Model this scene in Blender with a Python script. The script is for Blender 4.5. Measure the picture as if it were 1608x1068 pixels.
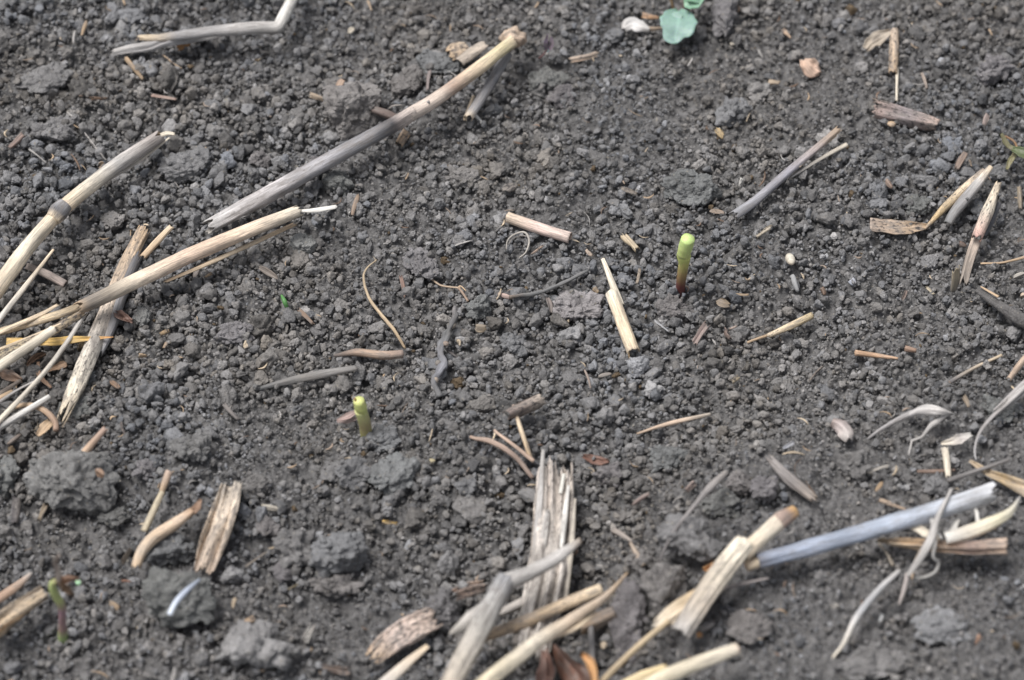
import bpy, math, random
import numpy as np
from mathutils import Vector
for o in list(bpy.data.objects): bpy.data.objects.remove(o)
SC = bpy.context.scene
# ------------------------------------------------------------ camera
PITCH = math.radians(50); DIST = 0.90; FRAME = 0.32
PW, PH = 1608.0, 1068.0
CAM = np.array([0.0, -DIST*math.cos(PITCH), DIST*math.sin(PITCH)])
FWD = np.array([0.0, math.cos(PITCH), -math.sin(PITCH)])
UPV = np.array([0.0, math.sin(PITCH), math.cos(PITCH)])
RGT = np.array([1.0, 0, 0])
cd = bpy.data.cameras.new('camera'); cam = bpy.data.objects.new('camera', cd)
SC.collection.objects.link(cam); SC.camera = cam
cd.sensor_width = 36; cd.lens = 36*DIST/FRAME
cd.clip_start = 0.01; cd.clip_end = 200
cam.location = CAM; cam.rotation_euler = (math.pi/2-PITCH, 0, 0)
cd.dof.use_dof = True; cd.dof.focus_distance = 0.915; cd.dof.aperture_fstop = 9.0
# ------------------------------------------------------------ light: bright overcast
SUN_EL, SUN_AZ = 70, -80       # high, from the left
w = bpy.data.worlds.new("World"); SC.world = w; w.use_nodes = True
nt = w.node_tree; sky = nt.nodes.new('ShaderNodeTexSky'); sky.sky_type = 'NISHITA'
sky.sun_disc = False; sky.sun_elevation = math.radians(SUN_EL); sky.sun_rotation = math.radians(SUN_AZ)
sky.dust_density = 3; sky.air_density = 1.0
hs = nt.nodes.new('ShaderNodeHueSaturation'); hs.inputs['Saturation'].default_value = .32   # thick white cloud
nt.links.new(sky.outputs[0], hs.inputs['Color'])
nt.links.new(hs.outputs[0], nt.nodes['Background'].inputs[0]); nt.nodes['Background'].inputs[1].default_value = 0.055
sl = bpy.data.lights.new('sun', 'SUN'); so = bpy.data.objects.new('sun', sl); SC.collection.objects.link(so)
sl.energy = 1.5; sl.angle = math.radians(28); sl.color = (1, 0.98, 0.96)
el, az = math.radians(SUN_EL), math.radians(SUN_AZ)
sd = Vector((math.sin(az)*math.cos(el), math.cos(az)*math.cos(el), math.sin(el)))
so.rotation_euler = sd.to_track_quat('Z', 'Y').to_euler(); so.location = (0, 0, 2)
SC.view_settings.view_transform = 'Standard'; SC.view_settings.look = 'None'
SC.view_settings.exposure = 1.27; SC.view_settings.gamma = 1
SC.render.resolution_x = 1024; SC.render.resolution_y = 680
# ------------------------------------------------------------ noise
def _h(ix, iy, iz, seed=0):
    h = (ix.astype(np.uint32)*np.uint32(374761393) + iy.astype(np.uint32)*np.uint32(668265263)
         + iz.astype(np.uint32)*np.uint32(2147483647) + np.uint32((seed*974711) & 0xffffffff))
    h = (h ^ (h >> np.uint32(13)))*np.uint32(1274126177)
    h = (h ^ (h >> np.uint32(16)))*np.uint32(2246822519)
    h = h ^ (h >> np.uint32(15))
    return h.astype(np.float64)/4294967295.0
def vn(p, seed=0):
    p = np.asarray(p, float); f0 = np.floor(p); f = p-f0; i = f0.astype(np.int64); f = f*f*(3-2*f)
    r = 0
    for a in (0, 1):
        for b in (0, 1):
            for c in (0, 1):
                wgt = (f[..., 0] if a else 1-f[..., 0])*(f[..., 1] if b else 1-f[..., 1])*(f[..., 2] if c else 1-f[..., 2])
                r = r + wgt*_h(i[..., 0]+a, i[..., 1]+b, i[..., 2]+c, seed)
    return r*2-1
def fbm(p, oct=3, seed=0, gain=.5):
    r = 0; a = 1; s = 0
    for k in range(oct):
        r = r + a*vn(p*(2**k)+k*17.3, seed+k); s += a; a *= gain
    return r/s
def worley(p, seed=0, two=False):           # F1 distance
    p = np.asarray(p, float); f0 = np.floor(p); i = f0.astype(np.int64)
    best = np.full(p.shape[:-1], 9.0); cid = np.zeros(p.shape[:-1])
    for a in (-1, 0, 1):
        for b in (-1, 0, 1):
            for c in ((0,) if two else (-1, 0, 1)):
                q0, q1, q2 = i[..., 0]+a, i[..., 1]+b, i[..., 2]+c
                d = (q0+_h(q0, q1, q2, seed)-p[..., 0])**2+(q1+_h(q0, q1, q2, seed+1)-p[..., 1])**2
                if not two: d = d+(q2+_h(q0, q1, q2, seed+2)-p[..., 2])**2
                m = d < best; best = np.where(m, d, best); cid = np.where(m, _h(q0, q1, q2, seed+3), cid)
    return np.sqrt(best), cid
def sstep(a, b, x):
    t = np.clip((x-a)/(b-a), 0, 1); return t*t*(3-2*t)
# ------------------------------------------------------------ shape of the land (metres)
def H(x, y):
    x = np.asarray(x, float); y = np.asarray(y, float)
    q = np.stack([x, y, np.zeros_like(x)], -1)
    h = 0.0035*fbm(q*22, 2, 5) + 0.0030*fbm(q*70+3, 2, 9) + 0.0013*fbm(q*150+8, 2, 13)
    yl = -0.046+0.20*(x-0.03) + .004*np.sin(x*60)
    h = h + 0.0075*sstep(0.005, 0.075, x)*sstep(0.006, -0.006, y-yl)
    yl2 = -0.052+0.02*np.sin(x*25)+.003*np.sin(x*90)
    h = h - 0.005*sstep(0.04, -0.0, x)*sstep(0.008, -0.008, y-yl2)
    h = h - 0.004*np.exp(-((y-0.004)/0.03)**2)
    h = h + 0.010*sstep(0.03, 0.17, y)*sstep(-0.05, -0.2, x)
    return h
def px_ray(px, py):
    v = FWD*DIST + RGT*((px-PW/2)/PW*FRAME) + UPV*((PH/2-py)/PW*FRAME)
    return v/np.linalg.norm(v)
def PT(px, py, lift=0.0):                   # the point where that line of sight is lift metres above the soil
    d = px_ray(px, py); z = lift
    for _ in range(14):
        t = (z-CAM[2])/d[2]; p = CAM+d*t
        z = .5*z+.5*(float(H(p[0], p[1]))+lift)
    return CAM+d*((z-CAM[2])/d[2])
MM = 0.001
def pxm(p):  return float(np.dot(p-CAM, FWD))/DIST*FRAME/PW     # metres per photo pixel at p
def UPR(bx, by, offs, lift=0.0):            # points in the upright plane through the base point
    b = PT(bx, by, lift); s = pxm(b)
    return [tuple(b+np.array([dx*s, dd*s, -dy*s/math.cos(PITCH)])) for dx, dy, dd in offs]
# ------------------------------------------------------------ materials
def mat_new(name, rough=.9, spec=.25):
    m = bpy.data.materials.new(name); m.use_nodes = True; n = m.node_tree.nodes
    b = n['Principled BSDF']; b.inputs['Roughness'].default_value = rough; b.inputs['Specular IOR Level'].default_value = spec
    return m, m.node_tree, b
def N(t, k, **kw):
    n = t.nodes.new(k)
    for a, v in kw.items():
        if a in n.inputs: n.inputs[a].default_value = v
        else: setattr(n, a, v)
    return n
def mathn(t, op, a, b=None, c=None, clamp=False):
    n = t.nodes.new('ShaderNodeMath'); n.operation = op; n.use_clamp = clamp
    for k, v in enumerate((a, b, c)):
        if v is None: continue
        if isinstance(v, (int, float)): n.inputs[k].default_value = v
        else: t.links.new(v, n.inputs[k])
    return n.outputs[0]
def mixc(t, fac, a, b, mode='MIX'):
    n = t.nodes.new('ShaderNodeMix'); n.data_type = 'RGBA'; n.blend_type = mode
    for s, v in (('Factor', fac), ('A', a), ('B', b)):
        i = [q for q in n.inputs if q.name == s and (q.type == ('VALUE' if s == 'Factor' else 'RGBA'))][0]
        if isinstance(v, (int, float)): i.default_value = v
        elif isinstance(v, tuple): i.default_value = v
        else: t.links.new(v, i)
    return [q for q in n.outputs if q.type == 'RGBA'][0]
def soil_material():
    m, t, b = mat_new('soil', .95, .12)
    att = N(t, 'ShaderNodeAttribute', attribute_name='Col')
    tc = N(t, 'ShaderNodeTexCoord')
    n1 = N(t, 'ShaderNodeTexNoise', Scale=260.0, Detail=4.0, Roughness=.6); t.links.new(tc.outputs['Object'], n1.inputs['Vector'])
    n2 = N(t, 'ShaderNodeTexNoise', Scale=1700.0, Detail=3.0, Roughness=.65); t.links.new(tc.outputs['Object'], n2.inputs['Vector'])
    f = mathn(t, 'MULTIPLY_ADD', n1.outputs['Fac'], 1.0, .35)
    f2 = mathn(t, 'MULTIPLY_ADD', n2.outputs['Fac'], 1.2, .42)
    ff = mathn(t, 'MULTIPLY', f, f2)
    g = t.nodes.new('ShaderNodeCombineColor')
    for k in range(3): t.links.new(ff, g.inputs[k])
    c = mixc(t, 1.0, att.outputs['Color'], g.outputs[0], 'MULTIPLY')
    # a few pale mineral grains
    n3 = N(t, 'ShaderNodeTexNoise', Scale=900.0, Detail=0.0); t.links.new(tc.outputs['Object'], n3.inputs['Vector'])
    s = mathn(t, 'MULTIPLY', mathn(t, 'SUBTRACT', n3.outputs['Fac'], .76, clamp=True), 14.0, clamp=True)
    c = mixc(t, s, c, (.26, .24, .21, 1))
    t.links.new(c, b.inputs['Base Color'])
    bp = N(t, 'ShaderNodeBump', Strength=.8, Distance=.0010); t.links.new(n2.outputs['Fac'], bp.inputs['Height'])
    t.links.new(bp.outputs[0], b.inputs['Normal'])
    return m
def residue_material(name='dry_residue', rough=.7, spec=.3, stria=1.0):
    m, t, b = mat_new(name, rough, spec)
    att = N(t, 'ShaderNodeAttribute', attribute_name='Col')
    uv = N(t, 'ShaderNodeUVMap', uv_map='UVMap')
    mp = N(t, 'ShaderNodeMapping'); mp.inputs['Scale'].default_value = (.12, 2.6, 1); t.links.new(uv.outputs[0], mp.inputs['Vector'])
    n1 = N(t, 'ShaderNodeTexNoise', Scale=1.0, Detail=3.0, Roughness=.6); t.links.new(mp.outputs[0], n1.inputs['Vector'])
    mp2 = N(t, 'ShaderNodeMapping'); mp2.inputs['Scale'].default_value = (.55, 1.1, 1); t.links.new(uv.outputs[0], mp2.inputs['Vector'])
    n2 = N(t, 'ShaderNodeTexNoise', Scale=1.1, Detail=5.0, Roughness=.7); t.links.new(mp2.outputs[0], n2.inputs['Vector'])
    mp3 = N(t, 'ShaderNodeMapping'); mp3.inputs['Scale'].default_value = (.08, .15, 1); t.links.new(uv.outputs[0], mp3.inputs['Vector'])
    n4 = N(t, 'ShaderNodeTexNoise', Scale=1.0, Detail=2.0); t.links.new(mp3.outputs[0], n4.inputs['Vector'])
    k = mathn(t, 'MULTIPLY_ADD', n1.outputs['Fac'], 1.9*stria, 1-.9*stria)
    k2 = mathn(t, 'MULTIPLY_ADD', n4.outputs['Fac'], 1.5, .27)
    kk = mathn(t, 'MULTIPLY', k, k2)
    g = t.nodes.new('ShaderNodeCombineColor')
    for q in range(3): t.links.new(kk, g.inputs[q])
    c = mixc(t, 1.0, att.outputs['Color'], g.outputs[0], 'MULTIPLY')
    mp5 = N(t, 'ShaderNodeMapping'); mp5.inputs['Scale'].default_value = (.16, .5, 1); t.links.new(uv.outputs[0], mp5.inputs['Vector'])
    n5 = N(t, 'ShaderNodeTexNoise', Scale=1.0, Detail=5.0, Roughness=.72); t.links.new(mp5.outputs[0], n5.inputs['Vector'])
    s5 = mathn(t, 'MULTIPLY', mathn(t, 'SUBTRACT', n5.outputs['Fac'], .46, clamp=True), 7.0, clamp=True)
    s5 = mathn(t, 'MULTIPLY', s5, mathn(t, 'MULTIPLY_ADD', att.outputs['Alpha'], .7, .32))
    c = mixc(t, s5, c, (.19, .17, .155, 1))
    # mildew specks, as many as the piece's alpha says
    th = mathn(t, 'MULTIPLY_ADD', att.outputs['Alpha'], -.40, .80)
    s = mathn(t, 'MULTIPLY', mathn(t, 'SUBTRACT', n2.outputs['Fac'], th, clamp=True), 16.0, clamp=True)
    s = mathn(t, 'MULTIPLY', s, .85)
    c = mixc(t, s, c, (.055, .05, .05, 1))
    t.links.new(c, b.inputs['Base Color'])
    bp = N(t, 'ShaderNodeBump', Strength=.6, Distance=.0004); t.links.new(n1.outputs['Fac'], bp.inputs['Height'])
    t.links.new(bp.outputs[0], b.inputs['Normal'])
    return m
def plant_material():
    m, t, b = mat_new('living_plant', .45, .4)
    att = N(t, 'ShaderNodeAttribute', attribute_name='Col')
    tc = N(t, 'ShaderNodeTexCoord')
    n1 = N(t, 'ShaderNodeTexNoise', Scale=700.0, Detail=3.0); t.links.new(tc.outputs['Object'], n1.inputs['Vector'])
    f = mathn(t, 'MULTIPLY_ADD', n1.outputs['Fac'], .4, .8)
    g = t.nodes.new('ShaderNodeCombineColor')
    for k in range(3): t.links.new(f, g.inputs[k])
    c = mixc(t, 1.0, att.outputs['Color'], g.outputs[0], 'MULTIPLY')
    t.links.new(c, b.inputs['Base Color'])
    b.inputs['Subsurface Weight'].default_value = .25; b.inputs['Subsurface Radius'].default_value = (.6, 1, .3); b.inputs['Subsurface Scale'].default_value = .001
    bp = N(t, 'ShaderNodeBump', Strength=.3, Distance=.0003); t.links.new(n1.outputs['Fac'], bp.inputs['Height'])
    t.links.new(bp.outputs[0], b.inputs['Normal'])
    return m
SOIL = soil_material(); RES = residue_material(); LIVE = plant_material()
SMOOTHRES = residue_material('smooth_husk', .55, .35, .45)
# ------------------------------------------------------------ mesh helpers
def mesh_np(name, V, F, col=None, uv=None, smooth=True, mat=None):
    me = bpy.data.meshes.new(name); V = np.asarray(V, np.float32)
    if isinstance(F, np.ndarray):
        k = F.shape[1]; n = len(F); idx = F.astype(np.int32).ravel(); st = np.arange(n, dtype=np.int32)*k; tot = None
    else:
        n = len(F); ln = np.array([len(f) for f in F]); idx = np.array([v for f in F for v in f], np.int32)
        st = np.concatenate([[0], np.cumsum(ln)[:-1]]).astype(np.int32)
    me.vertices.add(len(V)); me.vertices.foreach_set('co', V.ravel())
    me.loops.add(len(idx)); me.loops.foreach_set('vertex_index', idx)
    me.polygons.add(n); me.polygons.foreach_set('loop_start', st)
    me.update(calc_edges=True)
    if uv is not None:
        u = me.uv_layers.new(name='UVMap'); u.data.foreach_set('uv', np.asarray(uv, np.float32)[idx].ravel())
    if col is not None:
        c = np.asarray(col, np.float32)
        if c.shape[1] == 3: c = np.hstack([c, np.zeros((len(c), 1), np.float32)])
        a = me.color_attributes.new('Col', 'FLOAT_COLOR', 'POINT'); a.data.foreach_set('color', c.ravel())
    me.polygons.foreach_set('use_smooth', np.full(n, smooth))
    if mat: me.materials.append(mat)
    if len(V) < 300000: me.validate()
    return me
KEEP = []                                    # (points, radius) of everything lying on the soil, so crumbs make room
rnd = random.Random(4)
def resample(P, n, kink=False):
    P = np.asarray(P, float)
    if len(P) == 2 or kink:
        Q = P
    else:                                    # Catmull-Rom
        out = []
        E = np.vstack([2*P[0]-P[1], P, 2*P[-1]-P[-2]])
        for i in range(1, len(E)-2):
            for t in np.linspace(0, 1, 9)[:-1]:
                a, b, c, d = E[i-1:i+3]
                out.append(.5*((2*b)+(c-a)*t+(2*a-5*b+4*c-d)*t*t+(3*b-a-3*c+d)*t**3))
        out.append(P[-1]); Q = np.array(out)
    L = np.concatenate([[0], np.cumsum(np.linalg.norm(np.diff(Q, axis=0), axis=1))])
    s = np.linspace(0, L[-1], n)
    return np.stack([np.interp(s, L, Q[:, k]) for k in range(3)], 1), L[-1]
def stops(c, t):
    """c: (r,g,b) or [(t,(r,g,b)),...]"""
    if isinstance(c, tuple): return np.tile(np.array(c, float), (len(t), 1))
    tt = [q[0] for q in c]; cc = np.array([q[1] for q in c])
    return np.stack([np.interp(t, tt, cc[:, k]) for k in range(3)], 1)
def wst(w, t):
    if isinstance(w, (int, float)): return np.full(len(t), float(w))
    if isinstance(w[0], (int, float)): return np.interp(t, np.linspace(0, 1, len(w)), w)
    return np.interp(t, [q[0] for q in w], [q[1] for q in w])
def shell(path, w, col, arc=360, lift=None, thick=.16, jag=.0, jag2=None, roll=0, spot=.0, ridge=.1, dent=.085, kink=False,
          world=False, hollow=True, bend=0, mat=None, nc=None, wig=0, back=None, twist=0, dfreq=.12):
    """a length of stem, split stem, bark or blade: path in photo pixels (x, y[, extra lift mm]), width in photo pixels"""
    wmax = float(np.max(wst(w, np.linspace(0, 1, 30))))
    if world: P = [np.array(p) for p in path]
    else:
        P = []
        for p in path:
            r = wmax*0.0001*(1.0 if arc > 180 else .25)
            l = (r + 0.0005 if lift is None else lift*MM) + (p[2]*MM if len(p) > 2 else 0)
            P.append(PT(p[0], p[1], l))
    if not world and arc > 180 and len(P) > 2 and wmax > 12 and not wig:     # stiff stems do not follow the soil
        d_ = np.concatenate([[0], np.cumsum([math.dist(path[i][:2], path[i+1][:2]) for i in range(len(path)-1)])]); d_ /= d_[-1]
        for i in range(1, len(P)-1):
            zz = P[0][2]*(1-d_[i])+P[-1][2]*d_[i]; zz = max(zz, P[i][2]-.0035)
            ry = px_ray(path[i][0], path[i][1]); P[i] = CAM+ry*((zz-CAM[2])/ry[2])
    s = pxm(np.mean(P, 0))
    L0 = sum(np.linalg.norm(P[i+1]-P[i]) for i in range(len(P)-1))
    n = int(max(7, min(120, L0/0.0007)))
    Q, L = resample(P, n, kink); sd = rnd.randint(0, 9999)
    t = np.linspace(0, 1, n)
    if wig:
        nn = np.stack([fbm(np.stack([t*L*130, t*0, t*0+k*9], 1), 2, sd) for k in range(3)], 1)*[1, 1, .5]
        Q = Q + nn*wig*s*np.sin(np.clip(t*6, 0, 1)*math.pi/2)[:, None]
    W = wst(w, t)*s*(.87 if arc > 180 and wmax > 11 and not world else 1)
    if bend: Q[:, 2] += bend*MM*np.sin(t*math.pi)
    KEEP.append((Q.copy(), W*.5*(1 if arc > 180 else .8)))
    T = np.gradient(Q, axis=0); T /= np.linalg.norm(T, axis=1)[:, None]+1e-12
    up = np.tile(np.array([0, -.35, .94]), (n, 1))
    if world: up = np.tile(np.array([0, -1, .15]), (n, 1))
    S = np.cross(T, up); S /= np.linalg.norm(S, axis=1)[:, None]+1e-9; U = np.cross(S, T)
    ang = math.radians(roll)+math.radians(twist)*t
    S, U = S*np.cos(ang)[:, None]+U*np.sin(ang)[:, None], U*np.cos(ang)[:, None]-S*np.sin(ang)[:, None]
    full = arc >= 360
    if nc is None: nc = int(max(7, min(34, wmax*.7))) if not full else int(max(7, min(30, wmax*.8)))
    q = np.linspace(-1, 1, nc+1)[:-1] if full else np.linspace(-1, 1, nc)
    a = math.radians(arc)/2
    R = (W/2) if arc > 180 else W/(2*math.sin(a))
    j0 = jag; j1 = jag if jag2 is None else jag2
    def jg(k):
        r_ = .6*(vn(np.stack([q*7+k, q*0, q*0], 1), sd+k)*.5+.5)+.4*np.array([rnd.random() for _ in q])
        return r_**1.3
    s0 = j0*jg(1); s1 = 1-j1*jg(2)
    tt = s0[None, :]+(s1-s0)[None, :]*t[:, None]          # n x nc
    fi = np.clip(tt*(n-1), 0, n-1.0001); i0 = fi.astype(int); f = (fi-i0)[..., None]
    lerp = lambda A: A[i0]*(1-f)+A[i0+1]*f
    Qc, Sc, Uc = lerp(Q), lerp(S), lerp(U)
    Rc = (R[i0]*(1-f[..., 0])+R[i0+1]*f[..., 0]); th = a*q[None, :]*np.ones((n, 1))
    arcpos = th*Rc*1000
    dn = fbm(np.stack([tt*L*1000*dfreq, np.sin(th)*1.2, np.cos(th)*1.2], -1), 2, sd+7)*dent
    rg = vn(np.stack([tt*L*1000*.04, (arcpos if not full else np.sin(th)*3)*1.1, tt*0], -1), sd+3)*ridge
    Rr = Rc*(1+dn)
    base = (0 if arc > 180 else 1)
    up_o = (Rr*np.cos(th)-base*Rc*math.cos(a)*.5-base*Rc*.5) + rg*.001*wmax*.075
    outer = Qc+Sc*(Rr*np.sin(th))[..., None]+Uc*up_o[..., None]
    V = [outer.reshape(-1, 3)]
    tl = tt.reshape(-1)
    C = stops(col, tl); A = np.full((len(tl), 1), spot)
    uvo = np.stack([tl*L*1000+sd, (arcpos if arc < 360 else (q[None, :]*np.ones((n, 1)))*wmax*.3).reshape(-1)], 1)
    Fs = []
    solid = full and not hollow
    rows = n; cols = len(q)
    def idx(i, j, off=0): return off+i*cols+(j % cols if full else j)
    jr = range(cols if full else cols-1)
    for i in range(rows-1):
        for j in jr: Fs.append((idx(i, j), idx(i, j+1), idx(i+1, j+1), idx(i+1, j)))
    if solid:
        c0 = len(V[0]); V.append(np.array([Q[0]-T[0]*W[0]*.12, Q[-1]+T[-1]*W[-1]*.12]))
        C = np.vstack([C, stops(col, np.array([0., 1.]))]); A = np.vstack([A, [[spot], [spot]]]); uvo = np.vstack([uvo, [[0, 0], [L*1000, 0]]])
        for j in jr: Fs.append((idx(0, j+1), idx(0, j), c0)); Fs.append((idx(n-1, j), idx(n-1, j+1), c0+1))
    else:
        tk = np.clip(Rc*thick if arc > 180 else Rc*0+max(.00022, min(.0008, wmax*s*.07)), .0001, .0015)
        inner = outer-(Sc*np.sin(th)[..., None]+Uc*np.cos(th)[..., None])*tk[..., None]
        off = len(V[0]); V.append(inner.reshape(-1, 3))
        Ci = C*np.array([.9, .86, .8]) if back is None else np.tile(np.array(back), (len(C), 1))
        C = np.vstack([C, Ci]); A = np.vstack([A, A]); uvo = np.vstack([uvo, uvo])
        for i in range(rows-1):
            for j in jr: Fs.append((idx(i+1, j, off), idx(i+1, j+1, off), idx(i, j+1, off), idx(i, j, off)))
        for j in jr:
            Fs.append((idx(0, j+1), idx(0, j), idx(0, j, off), idx(0, j+1, off)))
            Fs.append((idx(n-1, j), idx(n-1, j+1), idx(n-1, j+1, off), idx(n-1, j, off)))
        if not full:
            for i in range(rows-1):
                Fs.append((idx(i, 0), idx(i+1, 0), idx(i+1, 0, off), idx(i, 0, off)))
                Fs.append((idx(i+1, cols-1), idx(i, cols-1), idx(i, cols-1, off), idx(i+1, cols-1, off)))
    return dict(V=np.vstack(V), F=Fs, C=np.hstack([C, A]), U=uvo, m=mat or RES)
def fibre(path, w, col, **k):
    k.setdefault('hollow', False); k.setdefault('nc', 6); k.setdefault('dent', .12); return shell(path, w, col, **k)
def ico(n):
    t = (1+5**.5)/2
    V = [(-1,t,0),(1,t,0),(-1,-t,0),(1,-t,0),(0,-1,t),(0,1,t),(0,-1,-t),(0,1,-t),(t,0,-1),(t,0,1),(-t,0,-1),(-t,0,1)]
    F = [(0,11,5),(0,5,1),(0,1,7),(0,7,10),(0,10,11),(1,5,9),(5,11,4),(11,10,2),(10,7,6),(7,1,8),(3,9,4),(3,4,2),(3,2,6),(3,6,8),(3,8,9),(4,9,5),(2,4,11),(6,2,10),(8,6,7),(9,8,1)]
    V = [np.array(v)/np.linalg.norm(v) for v in V]
    for _ in range(n):
        c = {}; G = []
        def mid(a, b):
            k = (min(a, b), max(a, b))
            if k not in c:
                m = V[a]+V[b]; V.append(m/np.linalg.norm(m)); c[k] = len(V)-1
            return c[k]
        for a, b, d in F:
            x, y, z = mid(a, b), mid(b, d), mid(d, a); G += [(a, x, z), (b, y, x), (d, z, y), (x, y, z)]
        F = G
    return np.array(V), np.array(F)
ICO = {k: ico(k) for k in (1, 2, 3, 4, 5)}
def lump(V, seed, knob=.22, rough=.5, cuts=0):
    """clod shape: facets, knobs and pits on a ball"""
    off = seed*3.17
    r = 1+rough*.5*fbm(V*1.1+off, 2, seed)
    r = r+rough*.20*vn(V*3.1+off, seed+5)
    d, _ = worley(V*2.2+off, seed); r = r+knob*(.55-d)
    V = V*r[:, None]
    g = np.random.RandomState(seed)
    for _ in range(cuts):
        nrm = g.randn(3); nrm /= np.linalg.norm(nrm); d0 = g.uniform(.55, .85)
        e = np.maximum(0, V@nrm-d0)*.8; V = V-e[:, None]*nrm
    return V
def blob(px, py, wpx, hpx, col, seed=1, lift=0, flat=.8, spot=0, mat=None, rot=0, lvl=3, rough=.25):
    """small solid bit: seed, grain, chip"""
    V, F = ICO[lvl]; b = PT(px, py, lift*MM); s = pxm(b)
    q = lump(V, seed, .04, rough)*np.array([wpx*s/2, hpx*s/2, flat*min(wpx, hpx)*s/2])
    c, sn = math.cos(math.radians(rot)), math.sin(math.radians(rot)); q = q@np.array([[c, sn, 0], [-sn, c, 0], [0, 0, 1]])
    q = q+b
    KEEP.append((b[None, :], np.array([max(wpx, hpx)*s*.4])))
    C = stops(col, (V[:, 2]+1)/2)
    return dict(V=q, F=F, C=np.hstack([C, np.full((len(q), 1), spot)]), U=np.stack([V[:, 0]*wpx*.1, V[:, 1]*hpx*.1], 1), m=mat or SMOOTHRES)
def leaf(path, w, col, spot=0, mat=None, cup=.15, lift=2, wav=.08, notch=0, thick=.00035, world=False):
    """flat leaf or husk: midline path, width profile w; cupped and wavy, with thickness"""
    P = [np.array(p) for p in path] if world else [PT(p[0], p[1], (lift+(p[2] if len(p) > 2 else 0))*MM) for p in path]
    s = pxm(np.mean(P, 0)); n = 26; Q, L = resample(P, n); t = np.linspace(0, 1, n); W = wst(w, t)*s
    KEEP.append((Q.copy(), W*.4))
    T = np.gradient(Q, axis=0); T /= np.linalg.norm(T, axis=1)[:, None]
    up = np.array([0, -.4, .92]); S = np.cross(T, up); S /= np.linalg.norm(S, axis=1)[:, None]; U = np.cross(S, T)
    sd = rnd.randint(0, 9999); q = np.linspace(-1, 1, 15); Wm = W.max()
    V = []; C = []; uv = []
    for side in (0, 1):
        for i in range(n):
            for v in q:
                e = Wm*wav*float(vn(np.array([[t[i]*4, v*2, sd*.1]]), sd)[0])+cup*Wm*v*v-side*thick
                ee = W[i]*.5*(1+.10*float(vn(np.array([[t[i]*9, np.sign(v)*3, 0]]), sd+1)[0]))
                nt_ = -notch*Wm*max(0, 1-abs(v)*2.2)*max(0, (t[i]-.8)*5)
                V.append(Q[i]+S[i]*v*ee+U[i]*e+T[i]*nt_)
                c = stops(col, np.array([t[i]]))[0]; vein = 1.0+.25*max(0, 1-abs(v)*7)
                C.append(list(np.clip(c*vein, 0, 1))+[spot]); uv.append((t[i]*L*1000+sd, v*W[i]*500))
    m = 15; off = n*m; F = []
    for i in range(n-1):
        for j in range(m-1):
            a = i*m+j; F.append((a, a+1, a+m+1, a+m)); F.append((off+a+m, off+a+m+1, off+a+1, off+a))
        a = i*m; F.append((a, a+m, off+a+m, off+a)); a = i*m+m-1; F.append((a+m, a, off+a, off+a+m))
    for j in range(m-1):
        F.append((j+1, j, off+j, off+j+1)); a = (n-1)*m+j; F.append((a, a+1, off+a+1, off+a))
    return dict(V=np.array(V), F=F, C=np.array(C), U=np.array(uv), m=mat or RES)
def link(name, me, parent=None):
    o = bpy.data.objects.new(name, me); SC.collection.objects.link(o)
    if parent: o.parent = parent
    return o
def T(name, cat, label, *parts, group=None):
    """one thing. parts: mesh dicts, or (part name, mesh dict[, label][, [sub-parts]])"""
    P = [p if isinstance(p, tuple) else ('piece', p) for p in parts]
    allV = np.vstack([p[1]['V'] for p in P]); base = np.array([*(allV[:, :2].mean(0)), allV[:, 2].min()])
    def mk(nm, d): return mesh_np(nm, d['V']-base, d['F'], d['C'], d['U'], True, d['m'])
    if len(P) == 1 and P[0][0] == 'piece':
        root = link(name, mk(name, P[0][1]))
    else:
        root = link(name, None)
        for p in P:
            o = link(p[0], mk(p[0], p[1]), root)
            for x in p[2:]:
                if isinstance(x, str): o['label'] = x
                else:
                    for nm, d in x: link(nm, mk(nm, d), o)
    root.location = base; root['label'] = label; root['category'] = cat
    if group: root['group'] = group
    return root
# residue colours (linear)
CR = (.64, .52, .375); CRW = (.66, .59, .48); WH = (.62, .60, .56); GY = (.30, .29, .29); DG = (.12, .12, .13); BG = (.31, .34, .39)
TN = (.48, .35, .23); PK = (.42, .30, .25); BR = (.20, .13, .09); YL = (.60, .40, .14); LG = (.42, .40, .38); OR = (.50, .27, .12); DB = (.10, .075, .06)
NMID, NSM = 19000, 56000
# ============================================================ large stems and straws
T('bent_stalk', 'dry stalk', 'pale grey stalk at the top edge, sharply bent, its sheath peeling at the left',
  ('stem', shell([(470,-25,6),(455,8,5),(437,44,3),(400,44,3),(330,50,3),(250,60,2),(212,59,2)], [22,22,22,23,19,16,9], [(0,LG),(.25,WH),(.35,LG),(.8,GY),(.93,CR),(1,CR)], jag=.01, jag2=.05, spot=.25, kink=True)),
  ('sheath', shell([(172,84,2),(200,78,3),(235,72,4),(262,62,6),(310,54,5),(370,50,5)], [12,17,20,26,24,10], [(0,LG),(.5,GY),(1,LG)], arc=150, jag=.06, jag2=.2, ridge=.6, twist=30, back=DG)))
T('jointed_straw', 'straw', 'thick cream straw with a dark joint crossing the left edge',
  ('stem', shell([(-30,490,8),(40,393,7),(92,333,6)], [30,29,26], [(0,CR),(.7,CRW),(1,CR)], jag=.01, spot=.12)),
  ('node', shell([(83,345,6.3),(92,333,6.5),(103,321,6.3)], [28,37,29], [(0,CR),(.4,DG),(1,GY)], spot=.55, hollow=False)),
  ('stem', shell([(98,327,6),(180,262,6),(256,211,6)], [28,26,24], [(0,CR),(.25,CRW),(.55,LG),(1,(.42,.37,.34))], jag=.01, jag2=.09, spot=.25)),
  ('splinter', shell([(150,292,5),(215,255,6),(270,213,7)], [7,6,3], [(0,GY),(1,CRW)], arc=120, jag2=.1)),
  ('splinter', shell([(250,214,6),(262,209,7),(277,211,7)], [9,8,5], CRW, arc=120, jag=.2)))
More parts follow.
